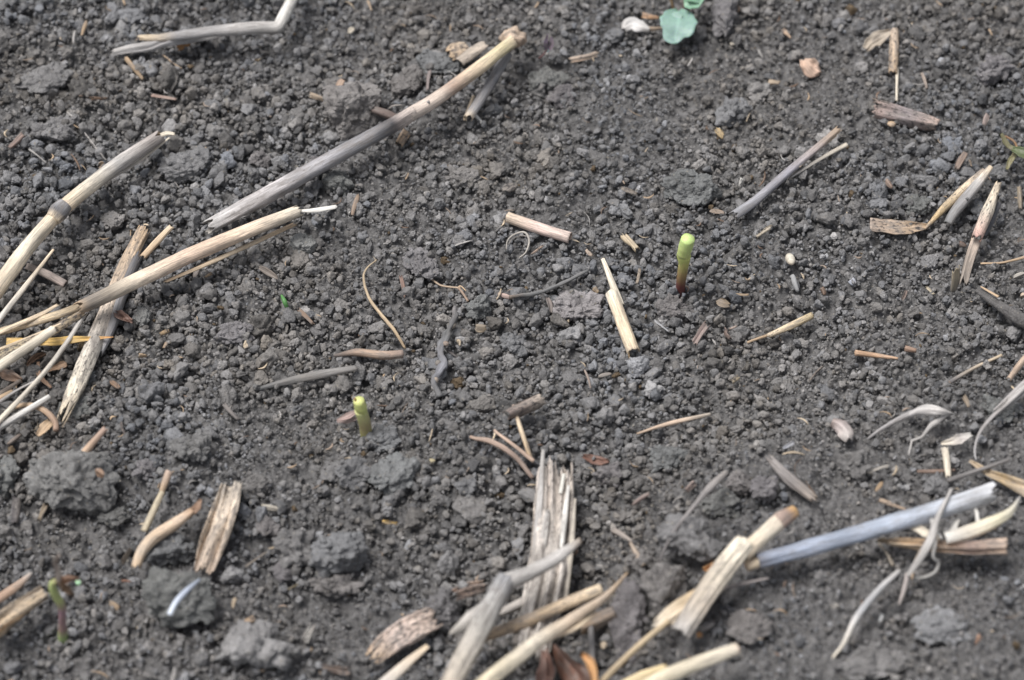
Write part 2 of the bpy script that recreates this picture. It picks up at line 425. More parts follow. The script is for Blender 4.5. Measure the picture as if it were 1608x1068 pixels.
T('long_stalk', 'dry stalk', 'longest stalk, cream at its knobbed top and dark grey below, in the upper left',
  ('stem', shell([(806,64,13),(745,112,11),(682,157,9.5),(640,182,8.5)], [23,24,24,26], [(0,CR),(.1,(.66,.57,.36)),(.35,CR),(.62,(.45,.33,.26)),(.72,(.6,.5,.42)),(1,(.5,.43,.38))], jag=.02, spot=.08)),
  ('stem', shell([(650,176,8.5),(612,199,8),(490,267,6),(400,317,4.5),(320,361,3)], [26,27,28,29,30,26], [(0,(.5,.43,.38)),(.07,(.42,.36,.33)),(.11,(.09,.085,.09)),(.19,(.19,.185,.19)),(.45,(.32,.31,.32)),(.75,(.46,.43,.42)),(1,(.40,.39,.38))], jag2=.06, spot=.45, ridge=.3, dent=.03)),
  ('cap', blob(803,60,38,34,[(0,BR),(1,(.55,.43,.33))],31,13,1.0,.5,RES,20,3,.9)),
  ('frayed_fibre', shell([(390,335,6),(350,350,5),(322,357,5)],[7,8,4],LG,arc=120,jag=.3)))
T('grey_side_branch', 'dry stalk', 'short dark grey split straw propped under the knobbed end of the longest stalk',
  ('stem', shell([(797,85,8),(765,140,5),(732,190,2)], [19,19,17], [(0,GY),(.4,DG),(.85,GY),(1,CR)], arc=250, jag2=.1, spot=.3)),
  ('splinter', shell([(744,150,5),(728,192,2.5)], [5,6], CR, arc=100, jag2=.3)))
T('straw_chip', 'straw chip', 'small white splinter beside the lower end of the short dark grey split straw', shell([(744,178),(757,193)],6,WH,arc=100))
T('split_straw', 'straw', 'long tan split straw with a thin white tip, shredded at the left edge',
  ('stem', shell([(474,329,9),(400,358,9.5),(310,396,10),(220,438,10),(165,465,10),(115,488,9)], [24,27,28,29,28,22], [(0,CRW),(.3,(.64,.50,.38)),(.5,(.64,.49,.38)),(.75,(.62,.53,.42)),(.93,(.22,.19,.16)),(1,TN)], arc=260, jag=.04, jag2=.06, roll=-25, spot=.12)),
  ('splinter', shell([(468,349,6),(420,371,6.5),(330,412,7),(255,444,7)], [7,8,8,5], [(0,TN),(.5,CR),(1,TN)], arc=120, jag=.06)),
  ('tip', shell([(470,331,9),(495,330,11),(531,324,12)], [5,9,7], WH, arc=110, jag=.1)),
  ('shred', shell([(150,470,9),(95,492,8.5),(30,512,8),(-30,528,8)], [14,14,13,14], [(0,(.3,.24,.17)),(.4,(.5,.4,.27)),(1,CR)], arc=130, spot=.5, jag=.1)),
  ('shred', shell([(135,486,8),(70,525,7),(-30,575,7)], [14,18,20], [(0,(.3,.24,.17)),(.5,(.45,.36,.24)),(1,(.5,.42,.26))], arc=140, spot=.8, jag=.1)),
  ('shred', shell([(95,476,9.5),(60,495,9),(-20,530,9)], [5,8,8], CR, arc=110, spot=.2, jag=.1)))
T('speckled_straw', 'straw', 'mould speckled straw with a grey side, passing under the long tan split straw',
  ('stem', shell([(229,352,5),(205,400,5),(178,462,5),(150,530,5),(125,590,5),(92,668,4.5)], [22,27,29,29,27,13], [(0,TN),(.3,(.55,.44,.34)),(.55,(.5,.46,.41)),(.8,CRW),(1,CR)], arc=170, jag=.05, jag2=.16, spot=.62, ridge=.2)),
  ('dark_side', shell([(222,392,5),(196,450,4.4),(172,520,3.6),(155,560,3)], [14,20,20,10], [(0,DG),(1,GY)], arc=130, jag=.15, spot=.4, roll=25)),
  ('branch', shell([(271,354,7),(248,378,6),(222,406,5)], [11,13,12], [(0,CR),(1,TN)], arc=200, jag=.1)))
T('thin_straw', 'thin straw', 'straight narrow pale straw slanting up out of the left edge between two thick straws', shell([(84,392,8),(45,443,8),(-12,515,8)],[4,9,10],[(0,CR),(1,WH)],arc=200))
T('short_straw', 'straw', 'blunt cream straw end just under the shredded straw at the left edge', shell([(86,516,9),(40,548,9),(-20,588,9)],[16,18,19],CRW,arc=300,jag=.03))
T('yellow_blade', 'dry blade', 'flat orange yellow blade lying level across the straws at the left edge', leaf([(178,529),(150,531),(118,533),(80,537),(10,537)],[2,6,13,12,11,14],[(0,OR),(.3,YL),(1,YL)],lift=7,spot=.3,cup=.05))
T('thin_straw', 'thin straw', 'long thin pale straw slanting from under the split straw down to the left edge', shell([(140,483,6),(100,545,7),(60,596,8),(-15,675,8)],[7,8,8,9],[(0,LG),(1,CRW)],arc=220))
T('short_straw', 'straw', 'grey white straw tip, lowest of the pale straws at the left edge', shell([(79,622,6),(40,646,6),(-18,682,6)],[10,12,13],[(0,WH),(1,LG)],arc=300,jag=.03))
T('curled_tendril', 'tendril', 'curled brown tendril hooking down beside the pale straws at the left edge', fibre([(15,641,4),(45,636,5),(70,645,5),(86,662,4),(88,676,3)],[6,9,10,10],[(0,TN),(1,(.34,.23,.17))]))
T('bract', 'husk', 'small tan husk under the end of the curled brown tendril', leaf([(60,684),(70,672),(80,662)],[8,17,12],TN,lift=3))
T('stick', 'stick', 'short grey brown stick lying behind the thin pale straw at the left edge', shell([(42,418),(72,430),(103,447)],[12,15,15],[(0,(.36,.3,.26)),(1,(.34,.28,.25))],hollow=True,spot=.4))
T('brown_leaf', 'dead leaf', 'torn tan leaf bit lying in the dark gap below the orange yellow blade', leaf([(74,582),(88,576),(105,572)],[6,13,10],(.4,.27,.18),lift=2,wav=.3))
T('brown_leaf', 'dead leaf', 'crumpled brown leaf strand in the gap between the pale straws', leaf([(42,574),(55,562),(72,555)],[5,11,5],BR,lift=2,wav=.4))
T('brown_leaf', 'dead leaf', 'dark brown curled leaf strip below the torn tan leaf bit', leaf([(60,568),(62,590),(80,608)],[5,8,4],BR,lift=1.5,wav=.3))
T('straw_chip', 'straw chip', 'grey brown sliver at the left edge above the curled tendril', shell([(32,597,3),(-10,625,3)],[6,11],(.3,.25,.21),arc=150))
T('straw_chip', 'straw chip', 'tan sliver at the left edge just above the grey white straw tip', shell([(20,614,4),(-10,630,4)],[8,10],TN,arc=150))
T('thin_straw', 'thin straw', 'thin tan straw strand lying along the lowest shred of the split straw', shell([(96,508,9),(40,532,9),(-20,556,9)],[3,5,6],CR,arc=150,spot=.3))
T('thin_straw', 'thin straw', 'fine grey splinter crossing the thin pale straw near the left edge', shell([(60,596,6),(28,612,6),(-15,640,6)],[3,5,6],LG,arc=150,spot=.3))
T('brown_leaf', 'dead leaf', 'dark rumpled leaf under the blunt cream straw end at the left edge', leaf([(-8,580),(15,590),(35,598)],[12,20,6],(.22,.15,.11),lift=2,wav=.4,spot=.4))
T('curled_leaf', 'dead leaf', 'small shiny brown leaf curled against the speckled straw', leaf([(172,490),(185,494),(207,505)],[7,15,8],(.16,.1,.08),lift=6,mat=SMOOTHRES,wav=.5))
T('short_straw', 'straw', 'stubby tan straw leaning up beside the large clod at the lower left',
  ('stem', shell([(166,672,9),(140,702,6),(118,730,3)],[11,14,17],[(0,(.38,.27,.22)),(1,TN)],arc=300,jag2=.06)), ('splinter', shell([(116,732,3),(140,718,4),(170,714,4)],[6,6,4],TN,arc=140)))
T('straw_tube', 'straw', 'pinkish white round straw piece with specks, in the middle of the upper half', shell([(796,341),(845,358),(896,374)],[20,21,21],[(0,(.62,.5,.38)),(.5,(.62,.48,.42)),(1,(.62,.5,.44))],jag=.02,spot=.25))
T('notched_straw', 'straw', 'cream straw with a narrow tongue and a notched shoulder, near the centre',
  ('stem', shell([(960,460,2),(978,508,1.6),(996,556,1)],[23,24,23],[(0,CRW),(.4,CR),(1,CR)],arc=200,jag=.02,jag2=.05,spot=.12)),
  ('tongue', shell([(946,405,2.5),(958,435,2.2),(974,480,1.8)],[6,11,15],[(0,CRW),(1,CRW)],arc=130,jag=.02)),
  ('splinter', shell([(984,540,1),(990,568,.5)],[5,2],(.4,.28,.16),arc=120)))
# ------------------------------------------------------------ green things
def seedling(bx, by, pts, wid, cols):
    return shell(UPR(bx, by, pts, -.002), wid, cols, world=True, hollow=False, nc=16, mat=LIVE, dent=.06)
T('clipped_seedling', 'seedling', 'seedling stub, bright green at its tip and red at the soil',
  ('stem', seedling(1068,462,[(0,6,.001),(0,-15,0),(2,-40,0),(4,-58,0)],[14,15,16,18],[(0,(.13,.03,.04)),(.35,(.16,.06,.05)),(.65,(.36,.27,.12)),(1,(.56,.60,.2))])),
  ('bud', seedling(1068,462,[(2,-46,0),(1,-60,0),(3,-72,0)],[15,21,18],[(0,(.56,.60,.2)),(1,(.62,.70,.24))])),
  ('leaf_tip', seedling(1068,462,[(1,-60,-.0003),(4,-74,-.0002),(6,-84,0)],[21,24,22],[(0,(.60,.66,.26)),(1,(.54,.68,.26))])))
T('clipped_seedling', 'seedling', 'seedling stub with a yellow round tip, a pinkish husk beside it',
  ('stem', seedling(572,690,[(4,6,.001),(4,-10,0),(2,-28,0),(-3,-48,0)],[17,20,20,20],[(0,(.12,.08,.04)),(.3,(.42,.40,.17)),(.6,(.34,.28,.15)),(1,(.6,.62,.28))])),
  ('bud', seedling(572,690,[(0,-42,0),(-3,-54,0),(-5,-63,.0005)],[16,21,17],[(0,(.5,.55,.18)),(1,(.62,.64,.25))])),
  ('scar', seedling(572,690,[(-9,-62,-.0006),(-11,-66,-.0004)],[6,3],(.3,.17,.07))))
T('seed_husk', 'husk', 'open pinkish seed husk leaning against the yellow tipped seedling stub',
  ('half_shell', leaf([(529,660),(545,654),(563,645)],[3,11,5],(.3,.22,.2),lift=4)), ('half_shell', leaf([(529,662),(546,661),(563,656)],[3,9,4],(.34,.26,.24),lift=2.2)))
T('purple_sprout', 'seedling', 'tiny purple sprout with a thin red stem at the top centre',
  ('stem', fibre([(846,92,0),(853,86,3),(859,78,6)],[3,3],(.2,.11,.11))), ('leaf', leaf([(858,82,5),(857,68,8),(860,54,10)],[3,7,2],(.14,.11,.14),lift=1,mat=LIVE)),
  ('leaf', leaf([(860,82,5),(866,70,8),(865,58,9)],[4,9,3],(.19,.15,.18),lift=1,mat=LIVE)), ('leaf', leaf([(858,82,5),(862,76,6),(869,70,6)],[3,6,2],(.33,.45,.42),lift=1,mat=LIVE)))
T('green_shoot', 'shoot', 'tiny bright green shoot standing alone left of centre', shell([(442,464,3),(447,474,3),(452,487,0)],[4,8,5],(.10,.24,.08),hollow=False,mat=LIVE))
T('cotyledon_seedling', 'seedling', 'young seedling with round notched blue green leaves at the top edge',
  ('leaf', leaf([(1066,16,2),(1066,24,3),(1064,42,3),(1060,58,1),(1062,69,0)],[(0,8),(.12,34),(.25,50),(.45,56),(.7,50),(.9,32),(1,8)],[(0,(.19,.31,.25)),(1,(.26,.38,.34))],mat=LIVE,lift=6,cup=.05,wav=.02)),
  ('leaf', leaf([(1044,32,2),(1052,33,3),(1068,36,3)],[10,34,30],(.22,.34,.29),mat=LIVE,lift=5.4,cup=.05,wav=.02)),
  ('leaf', leaf([(1104,-6,2),(1088,4,3),(1074,6,3)],[10,24,16],(.21,.36,.25),mat=LIVE,wav=.03,lift=9,cup=.1)),
  ('leaf', leaf([(1074,-22,6),(1090,-14,6),(1106,0,3)],[10,40,20],(.21,.36,.25),mat=LIVE,wav=.03,lift=8,cup=.1)),
  ('stem', fibre([(1072,28,0),(1074,10,5),(1076,-8,9)],[4,4],(.25,.14,.14),lift=1)),
  ('stem', fibre([(1060,26,0),(1056,8,5),(1050,-12,9)],[4,5],(.32,.22,.12),lift=1)))
T('white_husk', 'husk', 'silvery white husk with a brown stalk, left of the blue green leaves', 
  ('husk', leaf([(981,44),(990,36),(1006,40),(1020,45)],[10,24,20,7],[(0,LG),(.5,(.66,.64,.62)),(1,LG)],lift=4,mat=SMOOTHRES,cup=-.2)), ('stalk', fibre([(1016,45,2),(1028,45,2),(1042,44,1)],[7,6,4],(.3,.23,.17),lift=1)))
T('wilted_seedling', 'seedling', 'wilted purple and green seedling with a dried top, at the lower left',
  ('stem', seedling(98,1010,[(0,6,0),(3,-14,0),(8,-44,0),(11,-66,0),(4,-88,0),(4,-104,0),(16,-110,0)],[14,16,12,12,14,13,8],[(0,(.32,.48,.17)),(.16,(.34,.44,.18)),(.28,(.30,.20,.18)),(.55,(.34,.21,.24)),(.7,(.42,.46,.2)),(.9,(.45,.52,.22)),(1,(.22,.17,.1))])),
  ('withered_leaf', leaf(UPR(98,1010,[(12,-106,0),(28,-112,-.002),(46,-112,-.001)]),[7,13,4],(.18,.1,.06),world=True,wav=.4)),
  ('withered_leaf', leaf(UPR(98,1010,[(14,-108,0),(22,-98,-.003),(32,-84,-.004)]),[5,13,5],(.2,.13,.08),world=True,wav=.4)),
  ('withered_leaf', leaf(UPR(98,1010,[(14,-106,0),(17,-126,.002),(17,-140,.003),(23,-152,.003)]),[7,11,9,4],[(0,(.35,.3,.26)),(1,(.4,.34,.3))],world=True,wav=.4)),
  ('green_bud', blob(123,915,9,9,(.35,.55,.35),9,14,.9,0,LIVE)))
T('green_weed', 'weed', 'small green and brown weed at the right edge',
  ('leaf', leaf([(1572,210),(1582,228),(1592,234)],[4,9,7],(.12,.11,.06),lift=6,mat=LIVE)), ('leaf', leaf([(1590,234),(1600,238),(1618,246)],[8,18,14],(.09,.11,.05),lift=7,mat=LIVE)),
  ('leaf', leaf([(1596,240),(1587,252),(1581,266)],[8,9,4],(.2,.18,.1),lift=5,mat=LIVE)), ('stem', fibre([(1578,214),(1592,222),(1598,234)],4,(.22,.13,.07),lift=5)))
# ------------------------------------------------------------ right side
T('grey_stalk', 'dry stalk', 'thin weathered grey stalk with a split side, right of the upper middle',
  ('stem', shell([(1321,199,7),(1290,226,6),(1240,268,4.5),(1190,312,3.5),(1147,343,2)],[11,15,16,17,19],[(0,TN),(.2,(.36,.3,.27)),(.5,(.3,.29,.32)),(1,(.28,.28,.29))],jag=.05,jag2=.1,spot=.3,ridge=.2)),
  ('splinter', shell([(1313,212,6),(1285,234,5),(1255,262,4)],[5,6,3],CR,arc=120)))
T('thin_straw', 'thin straw', 'thin cream sliver lying parallel just below the weathered grey stalk', shell([(1330,226,4),(1290,248,3),(1242,278,2)],[8,6,4],[(0,CRW),(1,LG)],arc=160))
T('jointed_chip', 'straw', 'upright tan straw ending in a thin point, at the upper right',
  ('stem', shell([(1405,48),(1404,80),(1402,118)],[16,17,15],[(0,(.45,.36,.28)),(1,TN)],arc=220,spot=.7,jag2=.1)), ('splinter', shell([(1409,105),(1408,158)],[5,4],CRW,arc=120)))
T('torn_leaf', 'dead leaf', 'torn pale grey leaf joined to the top of the upright tan straw', leaf([(1360,78),(1370,66),(1398,50)],[14,24,8],(.42,.36,.29),lift=2.5,spot=.3,wav=.2))
T('wood_piece', 'wood piece', 'rotten ribbed wood piece, reddish and grey, at the upper right', shell([(1368,166),(1420,180),(1476,195)],[25,30,20],[(0,(.38,.28,.24)),(.5,(.30,.26,.26)),(1,(.42,.32,.27))],arc=150,jag=.14,jag2=.08,spot=.7,ridge=.9,lift=3))
T('bark_chip', 'bark chip', 'small tan crumb of bark under the rotten ribbed wood piece', blob(1400,195,13,11,TN,4,1.5,.6,.4))
T('spotted_straw', 'straw', 'cream black spotted straw tapering down left, leftmost of the three at the right edge', shell([(1545,267,5),(1510,300,5),(1480,330,4),(1452,360,1.5)],[9,16,15,4],[(0,(.4,.33,.27)),(.3,CR),(.8,(.58,.43,.24)),(1,TN)],arc=230,spot=.6))
T('grey_straw', 'straw', 'grey straw with a pale tip, middle one of three at the right edge', shell([(1556,262,6),(1530,295,5),(1500,332,3),(1488,352,1)],[10,19,20,16],[(0,CR),(.3,LG),(.55,GY),(1,(.2,.2,.2))],arc=280,spot=.3))
T('frayed_straw', 'straw', 'cream and pink spotted straw with a frayed foot, rightmost of three',
  ('stem', shell([(1569,284,8),(1552,330,6),(1532,378,5)],[10,22,19],[(0,CR),(.5,CRW),(1,(.5,.3,.26))],arc=260,spot=.6,jag=.1)),
  ('dark_side', shell([(1570,318,6),(1556,350,5),(1546,370,4)],[7,9,5],DG,arc=150)),
  ('frayed_fibre', shell([(1534,374,5),(1522,410,3),(1512,452,0)],[17,15,13],[(0,(.42,.34,.28)),(1,(.33,.29,.25))],arc=130,ridge=.9,jag2=.3,spot=.3)))
T('stump', 'stubble', 'short upright tan fibre stump beside the frayed straw foot', shell(UPR(1497,455,[(0,0,0),(0,-20,0),(-3,-38,0)]),[10,13,11],[(0,(.27,.24,.2)),(1,(.38,.32,.22))],world=True,arc=200,jag2=.3,ridge=.6))
T('flat_leaf', 'dead leaf', 'flat grey tan leaf scrap with dark edges, left of the spotted straw', leaf([(1366,352),(1390,356),(1425,357),(1458,356)],[20,24,22,6],[(0,(.36,.29,.24)),(1,TN)],lift=2,spot=.7,wav=.15,cup=.12))
T('speckled_twig', 'twig', 'cream speckled twig with a bent tail, right of the red stemmed seedling stub',
  ('stem', shell([(1277,495,3),(1235,515,2.6),(1205,528,2)],[13,14,9],[(0,(.45,.36,.22)),(1,CR)],spot=.6,hollow=False,jag=.05)), ('tail', fibre([(1208,526,2),(1190,532,2),(1174,538,1)],[5,4],TN)))
T('twig', 'twig', 'thin orange tan twig lying level in the right half', shell([(1343,554),(1375,558),(1410,563)],[10,8,4],(.52,.34,.22),hollow=False,spot=.3))
T('twig', 'twig', 'pale twig pointing up right, grey and buried at its lower end', shell([(1573,558),(1530,578),(1492,600)],[5,6,8],[(0,CR),(.5,(.4,.34,.27)),(1,(.18,.17,.17))],hollow=False))
T('short_straw', 'straw', 'tan straw sliver cut by the right edge', shell([(1625,545,3),(1604,570,3),(1584,596,2)],[12,12,9],(.5,.38,.29),arc=220))
T('soil_covered_stick', 'stick', 'thick stick coated with dark soil at the right edge', shell([(1536,456,1),(1570,480,3),(1625,512,5)],[14,22,26],(.18,.172,.168),hollow=False,lift=2,ridge=.5,dent=.3,mat=SOIL))
T('thin_straw', 'thin straw', 'thin tan sliver along the upper side of the soil coated stick', shell([(1540,450,5),(1568,466,7)],[3,5],TN,arc=120))
T('fine_root', 'root', 'thin tan root running out at the right edge above the soil coated stick', fibre([(1540,414),(1570,413),(1590,409),(1625,399)],[3,4,5],TN,wig=2))
T('dry_husk', 'husk', 'curled pale husk with long grey tail, at the right', 
  ('husk', leaf([(1500,650,2),(1478,644,4),(1450,642,4),(1425,652,3)],[3,13,17,9],[(0,LG),(.4,(.62,.59,.56)),(1,(.40,.38,.37))],lift=4,spot=.2,cup=-.35)),
  ('tail', shell([(1434,648,3),(1405,662,2.5),(1378,678,2),(1355,695,1)],[10,8,6,3],[(0,(.4,.38,.37)),(1,(.24,.23,.23))],arc=140,ridge=1.0,spot=.3,jag2=.3)))
T('dry_fibre', 'fibre', 'grey fibre hanging below the curled pale husk', shell([(1488,650,5),(1462,668,4),(1448,686,4),(1432,692,3),(1427,715,1)],[6,10,5,4,3],LG,arc=150,kink=True))
T('twisted_blade', 'dry blade', 'twisted grey blade curving down at the right edge', 
  ('blade', shell([(1625,598,6),(1590,628,6),(1562,655,5),(1543,680,4),(1535,705,2),(1536,722,0)],[18,15,12,7,4,3],[(0,LG),(.6,(.36,.34,.33)),(1,GY)],arc=150,ridge=1.6,spot=.3,twist=50)), ('blade', shell([(1620,590,6),(1585,622,6),(1560,645,4)],[9,8,3],(.34,.32,.31),arc=140)))
T('oval_husk', 'husk', 'oval pinkish grey seed husk, left of the long grey tail', leaf([(1307,660),(1315,664),(1326,673),(1333,688)],[14,25,27,10],[(0,(.25,.2,.18)),(.3,(.42,.36,.34)),(1,(.5,.46,.43))],lift=3.5,cup=-.3,mat=SMOOTHRES))
T('white_leaf', 'dead leaf', 'small white leaf scrap above the blue grey stalk at the right', leaf([(1478,697),(1500,692),(1525,682)],[4,17,6],[(0,CRW),(.6,(.6,.55,.51)),(1,WH)],lift=4,mat=SMOOTHRES))
T('short_straw', 'straw', 'short cream upright straw below the small white leaf scrap', shell([(1483,700,4),(1487,725,3),(1490,752,2)],[12,12,9],CRW,arc=160,spot=.3,jag=.1,jag2=.2))
T('blue_grey_stalk', 'dry stalk', 'long smooth blue grey stalk at the lower right with a pale pith end',
  ('stem', shell([(1190,882,5),(1290,855,6),(1400,823,7),(1500,793,8),(1566,770,9)],[29,31,33,34,35],[(0,(.12,.13,.16)),(.06,(.27,.30,.37)),(.3,(.33,.37,.45)),(.6,(.40,.44,.51)),(1,(.56,.56,.57))],jag2=.05,spot=.2,ridge=.15)),
  ('pith', shell([(1198,880,5),(1172,887,5)],[23,24],[(0,(.7,.6,.45)),(1,(.72,.58,.42))],hollow=False,dent=.15)))
T('ribbed_wood', 'wood piece', 'brown ribbed wood splinter, thin at its left end, under the blue grey stalk', shell([(1378,849,3),(1450,856,4),(1520,861,4),(1583,858,5)],[8,20,27,32],[(0,CR),(.3,TN),(.7,(.27,.2,.17)),(1,(.48,.37,.29))],arc=190,ridge=.8,spot=.6,jag2=.04))
T('peeled_sheath', 'leaf sheath', 'cream peeled sheath with wisps, between the blue grey stalk and the ribbed splinter',
  ('sheath', shell([(1484,846,7),(1515,838,8),(1555,822,9),(1585,805,9),(1602,780,10)],[24,27,25,17,3],[(0,WH),(.3,CRW),(.6,(.72,.66,.48)),(1,LG)],arc=220,spot=.1,mat=SMOOTHRES)),
  ('wisp', leaf([(1434,826),(1455,838),(1475,848)],[12,13,8],CRW,lift=9,mat=SMOOTHRES)), ('wisp', leaf([(1496,838),(1500,824),(1507,816)],[12,9,3],WH,lift=11,mat=SMOOTHRES)),
  ('wisp', leaf([(1536,822),(1532,800),(1528,786)],[7,5,2],WH,lift=12,mat=SMOOTHRES)), ('wisp', fibre([(1478,846),(1468,828),(1460,812)],[6,5,3],WH,lift=11)))
T('fibre_tangle', 'fibre', 'grey fibre tangle rising in front of the blue grey stalk',
  ('strand', shell([(1495,768,16),(1472,815,15),(1460,850,12),(1442,880,8),(1425,905,5)],[7,8,12,15,6],LG,arc=140,ridge=.6)),
  ('strand', shell([(1464,815,14),(1468,850,12),(1466,874,9),(1474,882,7),(1470,896,5),(1455,905,4),(1432,908,3)],[8,8,6,6,5,6],[(0,LG),(1,(.33,.32,.3))],arc=140)),
  ('strand', shell([(1448,865,10),(1436,885,7),(1432,910,5)],[7,5,3],TN,arc=140)),
  ('strand', shell([(1426,900,5),(1420,925,3),(1412,950,1)],[9,8,4],(.36,.32,.3),arc=140)))
T('pale_fibre', 'fibre', 'bowed pale grey fibre at the bottom right, alone on dark soil', shell([(1412,896,6),(1375,932,6),(1345,970,5),(1325,1010,4),(1307,1034,2)],[8,11,11,9,4],[(0,LG),(.5,(.45,.45,.46)),(1,CRW)],arc=200))
T('thin_straw', 'thin straw', 'short dark straw sliver below the blue grey stalk, beside the ribbed splinter', fibre([(1380,853),(1392,868),(1402,888)],[4,5,7],(.3,.26,.21)))
T('bark_strip', 'bark strip', 'slanting grey bark strip above the left half of the blue grey stalk', shell([(1203,716,3),(1240,750,3),(1282,786,2)],[9,22,12],[(0,(.25,.23,.22)),(.6,(.22,.2,.19)),(1,(.38,.32,.27))],arc=120,ridge=.9,jag=.2,jag2=.15,spot=.4))
T('striped_blade', 'dry blade', 'tan striped blade leaving the right edge above the blue grey stalk', shell([(1522,722,4),(1550,740,4),(1580,752,4),(1625,772,5)],[5,16,22,28],[(0,(.45,.37,.28)),(.5,(.42,.31,.18)),(1,(.5,.42,.33))],arc=110,ridge=.6,spot=.5))
T('grey_twig', 'twig', 'dark grey twig crossing the tan striped blade at the right', shell([(1585,722,6),(1545,736,5),(1488,755,2)],[7,7,9],(.17,.16,.155),hollow=False))
T('thin_straw', 'thin straw', 'brown sliver lying level left of the dark grey twig', shell([(1440,740),(1470,740),(1500,738)],[5,8,5],(.2,.14,.11),arc=130))
# ------------------------------------------------------------ lower middle
T('broken_straw', 'straw', 'thick broken cream straw with a dark joint at its upper end',
  ('stem', shell([(1065,1000,6),(1100,945,8),(1140,890,9),(1172,850,10)],[36,40,42,40],[(0,LG),(.3,(.5,.43,.35)),(.8,CRW),(1,CRW)],arc=210,jag=.08,jag2=.05,spot=.45,ridge=.12)),
  ('stem', shell([(1160,875,9),(1195,845,10),(1232,812,10)],[30,32,32],[(0,CR),(.6,CRW),(1,(.6,.5,.4))],jag=.1,spot=.1)),
  ('node', shell([(1222,820,10.3),(1237,810,10.3),(1249,802,10)],[33,31,22],[(0,(.4,.3,.25)),(.5,(.25,.18,.15)),(1,(.5,.3,.12))],hollow=False,spot=.3)))
T('tan_blade', 'dry blade', 'curved tan blade with a torn pale edge, under the thick broken straw',
  ('blade', shell([(1130,888,4),(1108,930,5),(1070,955,6),(1035,978,7),(1022,982,7)],[12,32,36,30,14],[(0,OR),(.3,(.58,.42,.24)),(.7,CR),(1,CRW)],arc=120,jag2=.2,spot=.1)),
  ('stem', shell([(1050,975,6),(1010,1008,7),(970,1045,8),(935,1080,8)],[11,12,12,12],(.48,.38,.25),hollow=False)))
T('orange_leaf', 'dead leaf', 'orange brown leaf bit in the hollow under the round clod', leaf([(1105,895),(1120,888),(1135,882)],[8,14,5],OR,lift=3,wav=.4))
T('white_straw', 'straw', 'white straw cut by the bottom edge, its blunt end pointing right', shell([(1160,1018,9),(1110,1036,9),(1060,1056,9),(1010,1082,9)],[23,27,28,29],[(0,(.62,.5,.4)),(.05,CRW),(1,(.66,.58,.42))],hollow=False,jag=.02))
T('cream_straw', 'straw', 'cream yellow straw end at the bottom edge, left of the white straw', shell([(1052,1046,6),(1010,1064,6),(970,1085,6)],[14,24,26],(.62,.5,.3),arc=220,jag=.2))
T('shredded_stem', 'wood piece', 'wide shredded fibrous stem piece standing steeply in the lower middle, full of mould specks',
  ('fibre_panel', shell([(872,718,8),(871,800,10),(864,880,11),(847,960,9),(828,1035,7)], [54,66,66,66,56], [(0,(.42,.37,.33)),(.3,(.52,.47,.42)),(.6,(.48,.44,.40)),(1,(.50,.46,.42))], arc=85, jag=.13, jag2=.12, ridge=.42, spot=.62, nc=44)),
  ('fibre_strip', shell([(853,706,11),(849,770,13),(842,850,13),(838,880,12)],[6,10,11,8],LG,arc=120,ridge=.4,spot=.3)),
  ('fibre_strip', shell([(893,762,11),(888,800,13),(882,860,13)],[5,10,7],WH,arc=120,ridge=.3,spot=.4)),
  ('fibre_strip', shell([(886,744,11),(880,775,12)],[7,6],(.66,.64,.58),arc=120)),
  ('fibre_strip', shell([(903,783,9),(898,850,11),(888,945,9)],[5,9,7],(.5,.45,.38),arc=120,spot=.4)),
  ('fibre_strip', shell([(861,790,13),(850,860,14),(836,930,12),(812,1020,9)],[10,15,20,24],[(0,LG),(.5,(.46,.43,.39)),(1,(.44,.42,.38))],arc=130,ridge=.5,spot=.55,jag=.15)))
T('forked_stalk', 'dry stalk', 'large grey forked stalk whose arm crosses the shredded stem piece',
  ('stem', shell([(795,908,22),(762,970,22),(730,1030,22),(700,1090,22)],[36,40,40,40],[(0,(.28,.28,.29)),(.4,(.42,.40,.37)),(1,(.55,.48,.39))],jag=.06,spot=.5,ridge=.25,arc=250)),
  ('arm', shell([(915,846,24),(880,872,24),(835,898,23),(792,915,22)],[9,24,26,34],[(0,(.4,.33,.27)),(.2,LG),(1,LG)],arc=200,jag=.08,spot=.3)),
  ('arm', shell([(775,945,20),(735,975,18),(705,998,15)],[24,28,10],[(0,LG),(1,(.4,.37,.33))],arc=150,jag2=.2,spot=.3)))
T('cream_straw', 'straw', 'long cream straw with a pointed end, rising from the bottom edge below the shredded stem',
  ('stem', shell([(985,900,12),(950,938,13),(905,968,14),(830,1018,15),(740,1090,16)],[4,17,26,29,30],[(0,TN),(.2,(.48,.38,.29)),(.4,(.55,.44,.33)),(.6,CRW),(1,(.62,.54,.38))],arc=280,spot=.25)))
T('brown_straw', 'straw', 'brown dark mottled straw lying behind the forked stalk in the lower middle', shell([(742,1006,5),(820,978,6),(880,952,7),(945,925,8)],[18,22,23,21],[(0,(.30,.22,.15)),(.5,(.42,.32,.22)),(.8,(.55,.43,.3)),(1,CR)],arc=280,spot=.6))
T('brown_straw', 'straw', 'dull brown split straw partly hidden beside the upright dark clod', shell([(910,985,5),(940,972,5),(965,960,5)],[22,26,20],[(0,(.25,.18,.12)),(1,(.2,.16,.13))],arc=160,spot=.5,ridge=.5))
T('rotten_wood', 'wood piece', 'crumbling pinkish brown wood piece at the bottom, left of the forked stalk', shell([(580,1038,4),(615,1005,6),(655,982,7),(690,965,7)],[26,44,46,38],[(0,TN),(.4,(.58,.47,.41)),(1,(.50,.39,.32))],arc=100,ridge=.28,spot=.75,jag=.15,jag2=.15))
